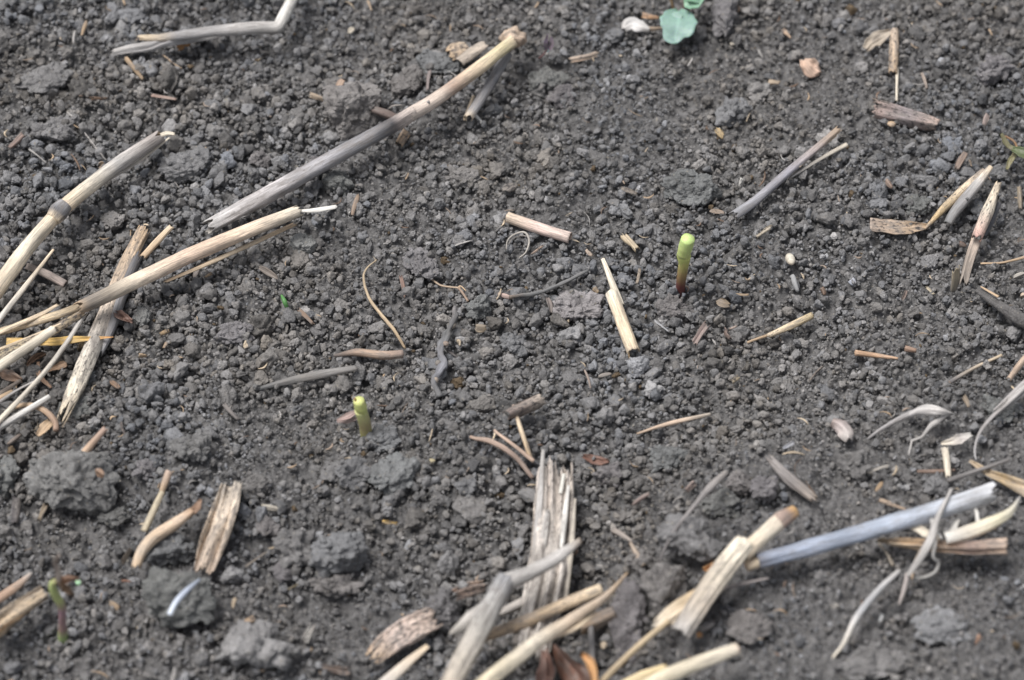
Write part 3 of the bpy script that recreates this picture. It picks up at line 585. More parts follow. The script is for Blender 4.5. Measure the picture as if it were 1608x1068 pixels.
T('rotten_wood', 'wood piece', 'small mottled brown wood end above the grey fork, behind a dark crumb', shell([(712,935,9),(735,925,9),(762,920,9)],[18,24,20],[(0,(.34,.24,.19)),(1,(.4,.32,.27))],arc=170,ridge=.8,spot=.8,jag=.1))
T('pale_strip', 'dry blade', 'flat pale strip running down to the bottom edge left of the forked stalk', shell([(672,1014,12),(640,1040,12),(590,1085,12)],[8,18,20],[(0,CR),(1,LG)],arc=90,ridge=.3))
T('pale_strip', 'dry blade', 'short split grey strip lying between the brown mottled straw and the shredded stem', shell([(770,968,11),(812,950,11),(862,924,11)],[10,17,9],(.46,.42,.38),arc=120,ridge=.6,spot=.5,jag=.2,jag2=.2))
T('straw_splinter', 'straw splinter', 'cream splinter resting on the foot of the long pointed cream straw', shell([(868,1002,19),(905,985,18),(938,958,16)],[5,9,4],CR,arc=120,ridge=.4,spot=.3,jag=.2))
T('dead_leaf', 'dead leaf', 'large curled reddish brown dead leaf at the bottom edge',
  ('blade', leaf([(870,1012),(885,1035),(905,1060),(915,1090)],[10,42,56,50],[(0,(.16,.08,.055)),(1,(.11,.06,.045))],lift=9,cup=-.35,wav=.25,spot=.3,mat=SMOOTHRES)), ('folded_edge', leaf([(915,1030),(928,1044),(934,1072)],[4,15,10],(.45,.26,.12),lift=14,cup=.5)), 
  ('blade', leaf([(855,1020),(858,1050),(850,1090)],[8,26,30],(.17,.1,.08),lift=9,wav=.2)))
T('grey_stick', 'stick', 'thin dark grey upright stick between the dead leaf and the upright dark clod', shell([(928,985,4),(929,1012,4),(930,1045,3)],[10,11,10],(.15,.145,.145),hollow=False,spot=.2))
T('straw_chip', 'straw chip', 'cream crumb on dark soil beside the thin dark grey upright stick', blob(948,1013,11,13,CR,6,4,.8))
T('pale_sliver', 'fibre', 'tapering grey blade standing over the round clod, left of the thick broken straw', shell([(1142,740,9),(1118,762,11),(1085,800,14),(1055,840,11),(1035,882,7)],[9,13,6,5,3],[(0,(.33,.3,.28)),(.3,(.28,.26,.25)),(1,(.14,.13,.13))],arc=150))
T('straw_chip', 'straw chip', 'brown grey sliver pointing down right above the angular clod', shell([(990,852,4),(1000,870,4),(1011,888,3)],[6,9,9],(.36,.29,.23),arc=180,spot=.3))
T('straw_chip', 'straw chip', 'small grey flake at the upper end of the brown grey sliver', shell([(962,832,4),(975,838,4),(992,850,4)],[9,9,5],(.3,.26,.23),arc=120))
T('reddish_leaf', 'dead leaf', 'flat reddish brown leaf scrap right of the shredded stem top', leaf([(915,716),(932,722),(955,726)],[5,17,8],(.15,.08,.06),lift=3,wav=.2))
T('thin_stick', 'twig', 'thin grey twig lying level to the right of the thick broken straw foot', fibre([(1207,908,3),(1170,916,3),(1135,925,3)],[4,6,6],(.28,.25,.24)))
# ------------------------------------------------------------ lower left
T('bark_piece', 'bark strip', 'flat ribbed pale bark strip with black specks, upright in the lower left', shell([(366,753,3.5),(350,810,3.5),(332,860,3),(318,900,2.5)],[32,41,42,32],[(0,(.5,.44,.37)),(.5,(.52,.43,.34)),(1,(.5,.4,.32))],arc=70,jag=.1,jag2=.09,ridge=.7,spot=.62,nc=34))
T('jointed_chip', 'straw', 'thin jointed tan straw, left of the flat ribbed bark strip',
  ('stem', shell([(266,738,5),(260,755,4.5),(253,775,4)],[13,14,9],[(0,(.42,.32,.26)),(1,TN)],arc=260,jag=.15,spot=.3)), ('stem', shell([(255,772,4),(240,805,3.5),(226,835,3)],[11,13,14],(.5,.43,.31),arc=300,spot=.2)))
T('curved_straw', 'straw', 'curved tan straw bent down at its lower end, left of the bark strip',
  ('stem', shell([(302,802,4),(275,822,4),(240,846,5),(222,868,5),(211,898,3)],[14,23,24,21,16],[(0,(.45,.3,.2)),(.15,(.62,.48,.36)),(.5,(.55,.42,.30)),(.75,(.52,.42,.32)),(1,TN)],arc=220,jag2=.1,spot=.25)), ('ragged_tip', leaf([(298,806),(308,798),(316,784)],[12,13,4],(.25,.16,.11),lift=5)))
T('blue_white_fibre', 'fibre', 'smooth blue white fibre curving over a round clod in the lower left', shell([(314,910,16),(295,926,17),(277,945,17),(266,966,15)],[5,9,10,9],[(0,BG),(.4,(.52,.58,.70)),(1,(.58,.62,.68))],hollow=False,lift=1,mat=SMOOTHRES))
T('wood_piece', 'wood piece', 'mottled tan wood stick cut by the left edge near the bottom', shell([(70,928,5),(30,956,5),(-25,995,5)],[26,38,44],[(0,(.48,.38,.27)),(1,(.46,.35,.24))],arc=200,ridge=.7,spot=.65,jag=.05))
T('wood_piece', 'wood piece', 'reddish tan splinter behind the mottled wood stick at the left edge', shell([(52,896,4),(28,918,5),(-15,948,5)],[7,14,16],[(0,LG),(.3,(.45,.33,.25)),(1,(.42,.28,.2))],arc=180,ridge=.4,spot=.3,jag=.1))
T('dark_stick', 'stick', 'dark grey flat stick fading into the soil at its left end', shell([(560,577,3),(500,588,3),(450,598,2.5),(405,610,1)],[10,15,13,6],[(0,(.22,.21,.2)),(.6,(.2,.19,.18)),(1,(.12,.12,.12))],arc=120,spot=.4,ridge=.3))
T('log_piece', 'stick', 'rounded pinkish brown stick piece above the dark grey flat stick',
  ('stem', shell([(525,559,1),(560,554,3),(600,558,3),(633,556,3)],[6,15,16,15],[(0,(.12,.1,.09)),(.3,(.3,.22,.17)),(.6,(.36,.26,.19)),(1,(.33,.25,.21))],hollow=False,spot=.5,dent=.2)))
T('fine_root', 'root', 'long curved cream root left of centre', fibre([(592,408,2),(572,425,2.5),(570,442,2.5),(582,470,2.5),(600,495,2.5),(620,520,2.5),(637,548,1)],[2,4,5,6,6,4],[(0,(.4,.32,.22)),(1,(.46,.35,.23))],wig=3))
T('knobby_root', 'root', 'dark knobby twisted root standing out just left of the photo centre',
  ('stem', shell([(714,486,3),(716,502,3),(703,528,3),(692,552,3),(694,575,3),(684,600,3),(690,624,1)],[11,12,16,9,14,9,9],[(0,(.17,.16,.16)),(.3,(.12,.12,.12)),(.7,(.2,.2,.22)),(1,(.15,.15,.15))],hollow=False,dent=.9,dfreq=.45,wig=5,nc=14)),
  ('knob', blob(710,510,12,14,(.2,.17,.14),71,5,.9,.3,RES)), ('knob', blob(700,540,10,9,(.26,.2,.16),72,5.5,.9,.3,RES)), ('knob', blob(684,597,9,10,(.3,.25,.2),73,5,.9,.3,RES)), ('knob', blob(688,570,9,10,(.2,.18,.16),74,5.5,.9,.3,RES)))
T('fine_root', 'root', 'tan forked root ending at the foot of the shredded stem, left branch', fibre([(738,686,2),(765,693,3),(795,708,3),(820,728,3),(838,748,3)],[5,9,9,8,7],[(0,(.45,.33,.26)),(1,(.34,.26,.22))],wig=4))
T('fine_root', 'root', 'thin tan root above the forked root, pointing to the shredded stem top', fibre([(776,676,3),(800,694,3),(838,724,4)],[5,6,7],(.5,.37,.29),wig=2))
T('thin_straw', 'thin straw', 'thin cream straw leaning against the short woody chunk below centre', shell([(806,636,6),(818,675,5),(834,722,3)],[5,8,7],[(0,(.4,.3,.24)),(.4,CR),(1,TN)],arc=220,spot=.2))
T('wood_piece', 'wood piece', 'short grey brown woody chunk below centre, right of the photo centre line', shell([(793,654,4),(820,642,4),(850,628,4)],[18,25,24],[(0,(.24,.19,.17)),(.6,(.34,.28,.24)),(1,(.42,.36,.3))],ridge=.9,spot=.7,arc=260,jag2=.1))
T('thin_straw', 'thin straw', 'long narrow tan straw lying nearly level beside the soil ridge', shell([(1000,681,3),(1050,665,3),(1116,650,2)],[4,8,6],[(0,(.4,.3,.22)),(.5,(.55,.42,.32)),(1,(.36,.32,.27))],arc=160))
T('dark_twig', 'twig', 'thin dark twig running up right into the pale flat clod at the centre', shell([(800,466,3),(845,460,3),(885,444,3),(924,424,1.5)],[6,7,6,4],[(0,(.2,.16,.13)),(.2,(.15,.15,.15)),(1,(.16,.16,.16))],hollow=False,dent=.5,dfreq=.5,lift=.7))
T('straw_chip', 'straw chip', 'pinkish flake at the left end of the thin dark twig', shell([(782,461),(795,465),(806,468)],[6,9,5],(.4,.3,.26),arc=120))
T('root_loop', 'root', 'loop of fine white root under the pinkish round straw piece', fibre([(795,392,2),(797,378,3),(808,368,4),(824,365,4),(831,378,3),(826,396,2),(815,405,1)],[2,2.5,3,4,3,2],(.40,.37,.33)))
T('root_loop', 'root', 'finer second strand beside the loop of white root', fibre([(798,384,2),(806,374,3),(820,370,3),(829,372,3)],[2,2,2],(.36,.33,.3)))
T('forked_twig', 'twig', 'thin forked tan twig above the knobby root', ('stem', fibre([(677,438),(690,447),(705,450),(722,452)],[3,3],(.42,.32,.23),wig=2)), ('branch', fibre([(720,452),(727,461),(735,473)],[4,4],(.32,.23,.17))), ('branch', fibre([(718,453),(723,449),(732,457)],[2,2],TN)))
T('pale_grain', 'seed', 'rounded white grain standing alone in the right half', blob(1241,407,15,22,[(0,(.5,.4,.3)),(1,(.60,.56,.47))],5,4,1.0,0,SMOOTHRES,15,3,.06))
T('dry_fibre', 'fibre', 'crinkled silvery fibre below the rounded white grain', shell([(1243,432,3),(1246,445,3),(1252,458,2)],[8,9,6],(.3,.3,.3),arc=120,wig=4), )
T('leaf_scrap', 'dead leaf', 'peach coloured triangular leaf scrap at the top right', leaf([(1262,92),(1268,98),(1276,106),(1288,112)],[14,30,27,6],[(0,(.52,.37,.28)),(1,(.5,.35,.27))],lift=3,wav=.35,cup=-.1))
T('bark_scrap', 'bark chip', 'jagged pale bark scrap with specks behind the cream end of the longest stalk', 
  ('bark', shell([(703,86,3),(722,78,4),(738,76,4)],[22,32,26],[(0,TN),(1,(.45,.37,.29))],arc=60,jag=.2,jag2=.25,spot=.75)), ('bark', shell([(722,96,4),(742,82,5),(764,66,5)],[18,20,14],(.48,.41,.34),arc=90,jag2=.15,spot=.5)))
T('dark_stick', 'stick', 'short dark brown stick wedged between the large upright clod and the longest stalk', shell([(586,172,3),(605,178,3),(626,186,3)],[17,19,15],(.12,.09,.08),hollow=False,ridge=.7,spot=.5))
T('white_fibre', 'fibre', 'hair thin white fibre above the short dark brown stick', fibre([(610,171,4),(618,166,5),(632,165,4)],[2,2.5,2],(.4,.37,.34)))
# ------------------------------------------------------------ chips: x1,y1,x2,y2,width,colour,name,category,label
CH = [
(137,30,128,56,6,TN,'tan chip standing on its end near the top left corner'),
(118,47,116,72,5,LG,'grey sliver left of the tan chip near the top left corner'),
(299,64,278,77,9,OR,'orange chip tucked under the long bent stalk'),
(196,88,226,126,6,TN,'thin tan straw bit below the frayed sheath'),
(255,85,289,110,3,TN,'hair thin brown sliver below the long bent stalk'),
(235,150,278,156,7,PK,'pinkish straw bit lying level below the long bent stalk'),
(140,153,170,155,8,BR,'brown tapered chip right of the flat clod at the top left'),
(38,210,12,234,11,(.28,.2,.17),'brown bark chip near the left edge in the upper part'),
(132,208,172,258,4,LG,'thin grey sliver pointing to the jointed straw'),
(42,232,75,258,3,LG,'very thin grey sliver at the left edge above the jointed straw'),
(165,256,154,263,9,TN,'tiny tan flake beside the jointed straw'),
(105,175,118,184,3,LG,'tiny white sliver near the left edge in the upper part'),
(322,230,327,243,4,TN,'tiny tan sliver right of the split end of the jointed straw'),
(540,120,524,155,11,(.4,.29,.22),'tan chip leaning on the large upright clod'),
(485,147,513,156,9,(.5,.4,.3),'tan chip lying left of the large upright clod'),
(556,43,546,52,7,CRW,'tiny cream flake in the top row left of centre'),
(577,0,584,18,4,TN,'thin tan sliver at the very top edge'),
(675,110,671,143,7,(.3,.25,.24),'grey pink sliver standing above the longest stalk'),
(642,205,625,230,15,(.44,.32,.22),'speckled tan straw stub right under the longest stalk'),
(563,302,552,340,7,(.42,.31,.23),'tan sliver below the middle of the longest stalk'),
(642,270,636,283,3,TN,'tiny tan sliver below the longest stalk, right of the tan sliver'),
(790,298,814,288,17,(.3,.27,.24),'grey tan flake between the longest stalk and the pinkish straw piece'),
(892,96,941,84,10,(.5,.4,.32),'tan straw bit right of the knob of the longest stalk'),
(974,294,1003,305,9,(.26,.22,.18),'grey brown flake in the upper middle, above the cream chip'),
(1114,330,1139,333,8,(.42,.33,.26),'tan flake touching the foot of the weathered grey stalk'),
(1165,279,1160,298,6,WH,'small white sliver above the foot of the weathered grey stalk'),
(1124,202,1136,219,11,(.52,.38,.2),'yellow tan husk in the upper right half'),
(1190,76,1200,93,4,LG,'thin pale sliver right of the blue green leaves'),
(1146,67,1154,70,6,CRW,'tiny cream fleck right of the blue green leaves'),
(1005,22,1038,28,9,(.4,.25,.15),'brown orange chip behind the silvery white husk'),
(1228,45,1243,61,8,(.56,.4,.28),'peach chip above the triangular leaf scrap'),
(1204,128,1227,130,11,(.5,.4,.3),'tan chip left of the triangular leaf scrap'),
(1447,112,1456,140,6,(.38,.31,.26),'thin tan bit right of the upright tan straw'),
(1551,180,1545,198,9,(.38,.3,.27),'pinkish bit right of the rotten ribbed wood piece'),
(1516,240,1500,269,11,(.36,.27,.22),'brown chip above the three straws at the right edge'),
(1522,250,1526,262,6,TN,'small tan bit right of the brown chip above the three straws'),
(1392,281,1402,297,9,(.34,.25,.2),'faint brown flake above the flat grey tan leaf scrap'),
(1552,45,1558,56,4,TN,'tiny tan fleck near the top right corner'),
(1215,354,1186,373,6,(.5,.43,.33),'small cream sliver below the weathered grey stalk'),
(1600,290,1603,330,8,(.33,.27,.2),'tan sliver at the right edge beside the three straws'),
(311,420,305,438,11,(.24,.21,.19),'grey husk below the long tan split straw'),
(334,428,320,436,5,TN,'small tan bit right of the grey husk'),
(266,518,250,525,7,(.48,.34,.2),'tan splinter right of the speckled straw'),
(262,536,256,547,6,(.44,.32,.22),'tiny tan chip below the tan splinter'),
(217,558,232,559,7,(.45,.33,.22),'tan fleck right of the speckled straw, left of the pegged chip'),
(393,532,383,546,11,CR,'cream flake left of the photo centre'),
(172,598,191,612,9,(.22,.14,.09),'brown flake right of the lower speckled straw'),
(350,630,378,660,9,(.2,.18,.17),'grey brown bit above the round clods in the left half'),
(190,660,197,683,5,(.24,.2,.18),'grey sliver right of the stubby tan straw'),
(405,418,437,437,11,(.27,.23,.2),'grey brown husk right of the long tan split straw'),
(466,484,495,512,8,(.27,.19,.14),'brown chip right of the green shoot'),
(628,430,637,470,6,(.24,.16,.13),'brown twig bit right of the long curved root'),
(752,490,765,472,7,(.34,.27,.2),'small tan bit right of the knobby root, upper'),
(745,514,765,516,11,(.36,.29,.21),'pale tan flake right of the knobby root'),
(718,533,721,543,8,CR,'cream crumb touching the knobby root'),
(699,545,728,566,5,(.1,.09,.09),'short black twig right of the knobby root'),
(975,368,1003,396,13,(.66,.54,.38),'pointed cream chip above the notched straw'),
(921,391,932,402,9,(.48,.38,.3),'small tan chip left of the notched straw tongue'),
(856,383,833,400,4,(.4,.3,.24),'thin tan sliver under the pinkish straw piece'),
(1005,419,999,448,5,(.38,.31,.24),'thin curved tan bit left of the red stemmed seedling stub'),
(1025,500,1052,521,5,(.42,.42,.43),'curved silver white sliver right of the notched straw'),
(1114,504,1089,541,13,(.42,.32,.29),'pinkish wood chip below the red stemmed seedling stub'),
(1138,515,1150,536,8,(.36,.27,.23),'tan sliver right of the pinkish wood chip'),
(1157,511,1143,517,5,(.42,.33,.28),'tiny tan sliver crossing above the neighbouring sliver'),
(1123,470,1150,479,14,(.32,.25,.18),'brown oval husk right of the red stemmed seedling stub'),
(1155,461,1177,462,4,TN,'thin tan bit above the brown oval husk'),
(1160,590,1148,601,8,(.52,.43,.3),'cream chip in front of the soil ridge'),
(917,578,928,611,4,(.34,.27,.23),'thin brown sliver below left of the notched straw'),
(938,592,963,586,6,(.3,.27,.24),'curved grey husk below left of the notched straw'),
(932,452,940,460,9,(.45,.32,.18),'orange tan fleck left of the notched shoulder'),
(859,464,866,492,10,(.25,.21,.19),'grey brown flake on the pale flat clod at the centre'),
(1289,451,1294,464,8,(.2,.13,.09),'brown fleck below right of the white grain'),
(1336,438,1344,446,9,(.5,.52,.58),'bluish white fleck in the right half'),
(1453,449,1467,463,6,(.52,.45,.33),'curved cream bit left of the fibre stump'),
(1423,455,1416,472,6,(.26,.19,.16),'brown sliver left of the curved cream bit'),
(1420,547,1440,551,10,(.45,.3,.22),'short tan chip right of the orange tan twig'),
(1505,380,1517,388,11,(.14,.09,.07),'dark brown husk left of the frayed straw foot'),
(1590,437,1612,428,9,(.4,.37,.33),'pale curled flake at the right edge below the thin tan root'),
(1600,465,1615,460,9,(.5,.4,.3),'tan flake at the right edge above the soil coated stick'),
(75,786,61,818,9,(.36,.29,.21),'tan sliver under the large clod at the lower left'),
(26,780,22,825,13,(.12,.11,.11),'dark flat stick left of the large clod at the lower left'),
(171,943,190,956,11,(.38,.28,.19),'tan husk right of the wilted seedling'),
(207,859,191,886,9,(.24,.2,.16),'brown sliver left of the curved tan straw foot'),
(370,937,365,958,8,(.4,.32,.23),'small tan chip below the bark strip'),
(420,865,384,890,6,(.22,.19,.16),'faint brown sliver right of the bark strip'),
(400,970,374,984,10,(.44,.31,.2),'orange tan chip above the pale clod at the bottom'),
(270,1075,276,1048,9,(.42,.4,.38),'pale sliver at the bottom edge in the left half'),
(190,912,207,914,4,(.3,.15,.1),'thin reddish sliver right of the wilted seedling top'),
(409,792,448,798,9,(.55,.5,.42),'cream curled flake in the lower left half'),
(599,818,626,822,6,YL,'tiny yellow splinter in the lower left half, alone on the soil'),
(674,724,683,725,8,(.5,.43,.26),'cream yellow fleck left of the forked root'),
(493,978,477,1013,14,(.48,.46,.42),'white upright chip at the bottom, left of the rotten wood'),
(450,928,470,917,5,(.17,.14,.09),'thin dark sliver under the lower left clods'),
(1092,754,1074,773,10,(.36,.28,.25),'pinkish chip left of the tapering grey blade'),
(1023,773,990,795,7,(.26,.2,.18),'brown curved sliver below the reddish leaf scrap'),
(1093,996,1103,1000,10,OR,'orange fleck at the foot of the thick broken straw'),
(1125,975,1098,990,8,(.28,.26,.25),'dim grey sliver right of the thick broken straw foot'),
(1378,784,1426,801,11,(.45,.34,.25),'tan chip just above the blue grey stalk'),
(1386,755,1374,773,9,(.4,.28,.17),'golden brown husk above the blue grey stalk'),
(1357,744,1400,728,5,(.38,.35,.31),'thin pale sliver left of the short cream upright straw'),
(1250,692,1228,705,7,(.36,.37,.4),'pale bluish sliver above the slanting bark strip'),
(1540,996,1530,1012,9,(.5,.3,.2),'orange fleck near the bottom right corner'),
(1385,965,1381,980,9,(.42,.44,.45),'tiny silvery fleck right of the bowed pale grey fibre'),
(1307,950,1318,952,12,(.45,.42,.38),'small whitish fleck left of the bowed pale grey fibre'),
(1512,620,1522,642,7,(.3,.24,.18),'brown sliver below the pale buried twig'),
(1293,575,1270,600,4,(.27,.22,.18),'fine brown sliver left of the orange tan twig'),
(555,1055,500,1046,12,(.2,.14,.11),'brown curved twig at the bottom edge, left of the rotten wood'),
(10,700,35,680,8,(.3,.24,.2),'brown flake at the left edge above the large clod'),
(150,738,165,748,12,(.34,.22,.15),'orange brown scrap on top of the large clod at the lower left'),
]
for x1, y1, x2, y2, wd, c, lab in CH:
    big = lab.split(' ')
    kind = next((k for k in ('sliver', 'flake', 'husk', 'fleck', 'twig', 'splinter', 'crumb', 'stick', 'scrap', 'straw', 'bit') if k in big[:5]), 'chip')
    mx, my = (x1+x2)/2+rnd.uniform(-1.5, 1.5), (y1+y2)/2+rnd.uniform(-1.5, 1.5)
    lift = 17 if 'on top of the large clod' in lab else (8 if 'on the pale flat clod' in lab or 'leaning' in lab else 2.2)
    wsx = [wd*rnd.uniform(.7, 1), wd, wd*rnd.uniform(.6, 1), wd*rnd.uniform(.4, 1)]
    if kind in ('husk', 'flake', 'scrap'): wsx = [wd*.35, wd*1.05, wd*.9, wd*.3]
    c = tuple(q_*.85 for q_ in c); P_ = [(x1, y1, .3), (mx, my), (x2, y2, -.2)]
    d = shell(P_, wsx, [(0, c), (1, tuple(q*.85 for q in c))], arc=rnd.choice([110, 150, 200]) if kind not in ('husk', 'flake', 'scrap') else 80, lift=lift,
              jag=rnd.uniform(.1, .35), jag2=rnd.uniform(.1, .35), spot=rnd.uniform(.2, .8), ridge=1.2, dent=.12, nc=11, roll=rnd.uniform(-25, 25))
    T('straw_'+kind if kind in ('chip', 'bit', 'splinter', 'sliver') else {'twig': 'twig', 'stick': 'stick', 'husk': 'husk'}.get(kind, 'plant_'+kind), {'bit': 'straw bit'}.get(kind, kind if kind in ('husk', 'twig', 'stick') else 'plant '+kind), lab, d)
# ------------------------------------------------------------ clods: cx, cy, w, h, tone, flatness, raise mm, label
CL = [
(70,125,88,60,1.15,.45,1,'flat pale clod near the top left corner'),
(552,163,92,108,1.3,.75,8,'large upright clod above the middle of the longest stalk'),
(500,262,30,34,.8,.9,7,'dark crumb sitting on the longest stalk'),
(490,288,22,42,.85,.8,2,'narrow clod hanging at the lower side of the longest stalk'),
(531,287,52,44,1.0,.8,2,'rounded clod touching the underside of the longest stalk'),
(690,100,62,44,1.0,.4,5,'flat plate of soil beside the jagged pale bark scrap'),
(290,264,80,54,1.05,.6,2,'broad lumpy clod right of the jointed straw'),
(728,278,52,32,1.2,.6,3,'oval pale clod below the right part of the longest stalk'),
(905,479,88,54,1.9,.5,4,'pale flat clod at the photo centre left of the notched straw'),
(662,414,56,50,1.1,.35,3,'flat square plate of soil right of the long curved root'),
(475,387,42,32,1.6,.7,3,'pale clod above the green shoot'),
(1085,298,98,54,.95,.6,3,'wide clod left of the foot of the weathered grey stalk'),
(1149,173,56,52,1.25,.6,3,'smooth light clod in the upper right half'),
(1192,146,42,38,1.5,.6,3,'tan topped clod right of the smooth light clod'),
(1062,485,62,44,1.0,.6,2,'lumpy clod below the red stemmed seedling stub'),
(1562,110,60,54,1.15,.8,4,'round clod near the top right corner'),
(108,756,150,92,1.15,.8,9,'largest clod, elongated, at the lower left'),
(0,750,64,66,.9,.7,3,'dark clod cut by the left edge beside the largest clod'),
(535,867,98,76,1.1,.75,5,'large knobbly clod in the lower left half'),
(462,862,62,66,.95,.75,5,'clod leaning on the left side of the large knobbly clod'),
(528,919,82,34,1.05,.6,3,'long low clod under the large knobbly clod'),
(445,900,36,42,1.0,.7,3,'small clod lowest left of the large knobbly clod'),
(400,1014,118,72,1.7,.6,6,'pale rough clod at the bottom in the left half'),
(283,940,118,104,.95,.8,8,'round dark clod under the blue white fibre'),
(270,864,72,46,1.0,.7,3,'low clod between the curved tan straw and the bark strip'),
(1083,850,104,78,1.05,.75,6,'round clod over a dark hollow, left of the thick broken straw'),
(1045,925,74,86,1.15,.8,7,'angular clod below the round clod'),
(986,972,54,118,.8,.7,8,'upright dark clod left of the curved tan blade'),
(692,958,56,62,.9,.9,10,'dark crumb lying on the rotten wood beside the forked stalk'),
(860,128,62,44,.95,.6,3,'clod right of the short dark grey split straw'),
(620,748,80,60,1.05,.55,4,'broad clod in the lower half left of the forked root'),
(556,740,60,50,1.0,.55,3,'clod left of the broad clod in the lower half'),
(175,348,44,34,1.35,.6,3,'pale clod right of the jointed straw joint'),
(410,252,38,34,1.0,.7,3,'clod above the lower part of the longest stalk'),
(370,524,66,42,1.15,.5,3,'flat clod beside the cream flake left of centre'),
(222,498,30,38,1.2,.7,3,'rounded clod touching the curled shiny leaf'),
(752,486,44,42,1.05,.8,4,'round clod right of the knobby root top'),
(808,543,48,38,1.0,.6,2,'clod right of the photo centre line under the pale flat clod'),
(1340,735,50,52,1.05,.8,4,'round clod above the middle of the blue grey stalk'),
(1160,760,44,46,1.05,.8,4,'round clod right of the tapering grey blade'),
(1200,770,44,44,.95,.7,3,'clod at the left side of the slanting bark strip'),
(300,704,66,42,1.0,.6,3,'clod in the left half above the thin jointed straw'),
(1446,322,46,34,.95,.6,2,'low clod above the flat grey tan leaf scrap'),
(600,690,66,40,1.05,.5,2,'soil lump right of the yellow tipped stub'),
(520,742,40,36,1.0,.6,2,'small clod at the left end of the broad clod row'),
(640,128,50,48,.95,.5,2,'ragged clod between the large upright clod and the plate of soil'),
(880,150,46,36,1.0,.6,2,'ragged clod under the tan straw bit'),
(85,205,70,44,1.15,.5,1,'broad clod under the flat pale clod at the top left'),
(120,640,54,44,.85,.7,2,'dark clod left of the foot of the speckled straw'),
(135,590,34,36,.9,.7,5,'crumb lying on the lower speckled straw'),
(1470,760,44,34,1.2,.6,3,'pale clod touching the upper side of the blue grey stalk'),
(1010,880,52,40,1.0,.7,3,'dark clod left of the angular clod'),
(960,745,52,38,1.0,.6,2,'clod below the reddish leaf scrap'),
(1140,20,44,86,1.0,.6,4,'tall ragged clod at the top edge right of the blue green leaves'),
(1130,790,60,44,.9,.6,2,'dark clod behind the round clod over the hollow'),
(1050,720,60,40,1.0,.5,2,'low clod in front of the long narrow tan straw'),
(730,765,40,34,1.0,.6,2,'small clod left of the shredded stem'),
(400,760,50,42,.95,.6,2,'clod right of the bark strip top'),
(425,830,44,36,.95,.6,2,'small clod above the clod group in the lower left half'),
(230,735,44,36,.9,.6,2,'small clod right of the largest clod'),
(180,810,52,40,.85,.6,2,'low clod under the right end of the largest clod'),
(1575,640,60,44,1.0,.5,2,'low clod beside the twisted grey blade'),
(1480,985,90,60,1.5,.4,2,'pale clod in the bottom right corner area'),
(1370,1040,110,60,1.2,.4,2,'broad clod at the bottom edge right of the bowed fibre'),
(1180,985,80,56,1.0,.4,2,'broad low clod above the white straw end'),
]
STK = []
SOILC = np.array([.222, .216, .214])
for k, (cx, cy, cw, ch, tone, fl, rz, lab) in enumerate(CL):
    V, F = ICO[5]; b = PT(cx, cy, 0); s = pxm(b)
    q = lump(V, 11+k, .30, 1.15, 4)
    mn, mx_ = q.min(0), q.max(0); q = (q-(mn+mx_)/2)/((mx_-mn)/2)
    q = np.clip(q, -1, 1)
    rx = cw*s/2; ang = PITCH                        # seen height = blend of depth and height
    D = ch*s/2; hz = fl*min(rx, D)*1.3; dy = math.sqrt(max(D*D-(hz*math.cos(ang))**2, (D*.45)**2))/math.sin(ang)
    q = q*np.array([rx, dy, hz])
    b = PT(cx, cy, hz*(.62 if rz >= 5 else .42 if rz >= 3 else .2)); q = q+b
    e = (q-b)/np.array([rx, dy, hz])**2; e /= np.linalg.norm(e, axis=1)[:, None]+1e-9      # outward
    amp = min(1.0, cw/60)
    n1_, t1_ = worley(q*260+k, k+3); n2_, t2_ = worley(q*620+k, k+4)
    q = q+e*(amp*(.0024*(.5-n1_)*(.3+t1_)+.0011*(.5-n2_)*(.4+t2_)+.0012*fbm(q*330, 3, k))+.0004*fbm(q*1500, 2, k))[:, None]
    V2, F2 = ICO[2]; g_ = np.random.RandomState(k+50); nst = int(16+cw*ch*.004)
    up_ = np.where(V[:, 2] > -.35)[0]; vs = [q]; fs = [F]; o_ = len(q)
    for j in range(nst):
        c_ = q[up_[g_.randint(len(up_))]]; rr = s*g_.uniform(2.0, 6.0)*(1 if cw > 45 else .7)
        c_ = c_*.94+b*.06 if j % 2 else c_
        if len(STK) < 40: STK.append(lump(V2, 900+len(STK), .26, 1.0, 5)*[1, .9, .7])
        vs.append(STK[g_.randint(len(STK))]*rr+c_); fs.append(F2+o_); o_ += len(V2)
    q = np.vstack(vs); F = np.vstack(fs)
    tone = 1+(tone-1)*.55; col = SOILC*tone*np.array([1+.04*math.sin(k), 1, 1-.03*math.sin(k*2)])
    var = (1+.25*fbm(q*220, 2, k+5))[:, None]
    T('soil_clod', 'soil clod', lab, dict(V=q, F=F, C=np.hstack([col*var, np.zeros((len(q), 1))]), U=np.zeros((len(q), 2)), m=SOIL), group='soil clods')
# ============================================================ the soil: one sheet
def axis(a, b, step, far):
    core = np.arange(a, b, step); out = []; d = step; x = b
    while x < far: out.append(x); d *= 1.18; x += d
    left = []; d = step; x = a-step
    while x > -far: left.append(x); d *= 1.18; x -= d
    return np.concatenate([left[::-1], core, out])
X = axis(-.21, .21, .0004, 3.0); Y = axis(-.17, .21, .00042, 3.0)
GX, GY = np.meshgrid(X, Y)
Z = H(GX, GY)
q = np.stack([GX, GY, GX*0], -1)
d1, c1 = worley(q*520, 1, True); d2, c2 = worley(q*260+5, 7, True)
Z = Z-.0032+.0011*np.sqrt(np.clip(1-(d1*1.5)**2, 0, 1))*(.4+c1)+.0016*np.sqrt(np.clip(1-(d2*1.5)**2, 0, 1))*(.2+c2*.8)
ny, nx = GX.shape; ii = np.arange(ny*nx).reshape(ny, nx)
F = np.stack([ii[:-1, :-1], ii[:-1, 1:], ii[1:, 1:], ii[1:, :-1]], -1).reshape(-1, 4)
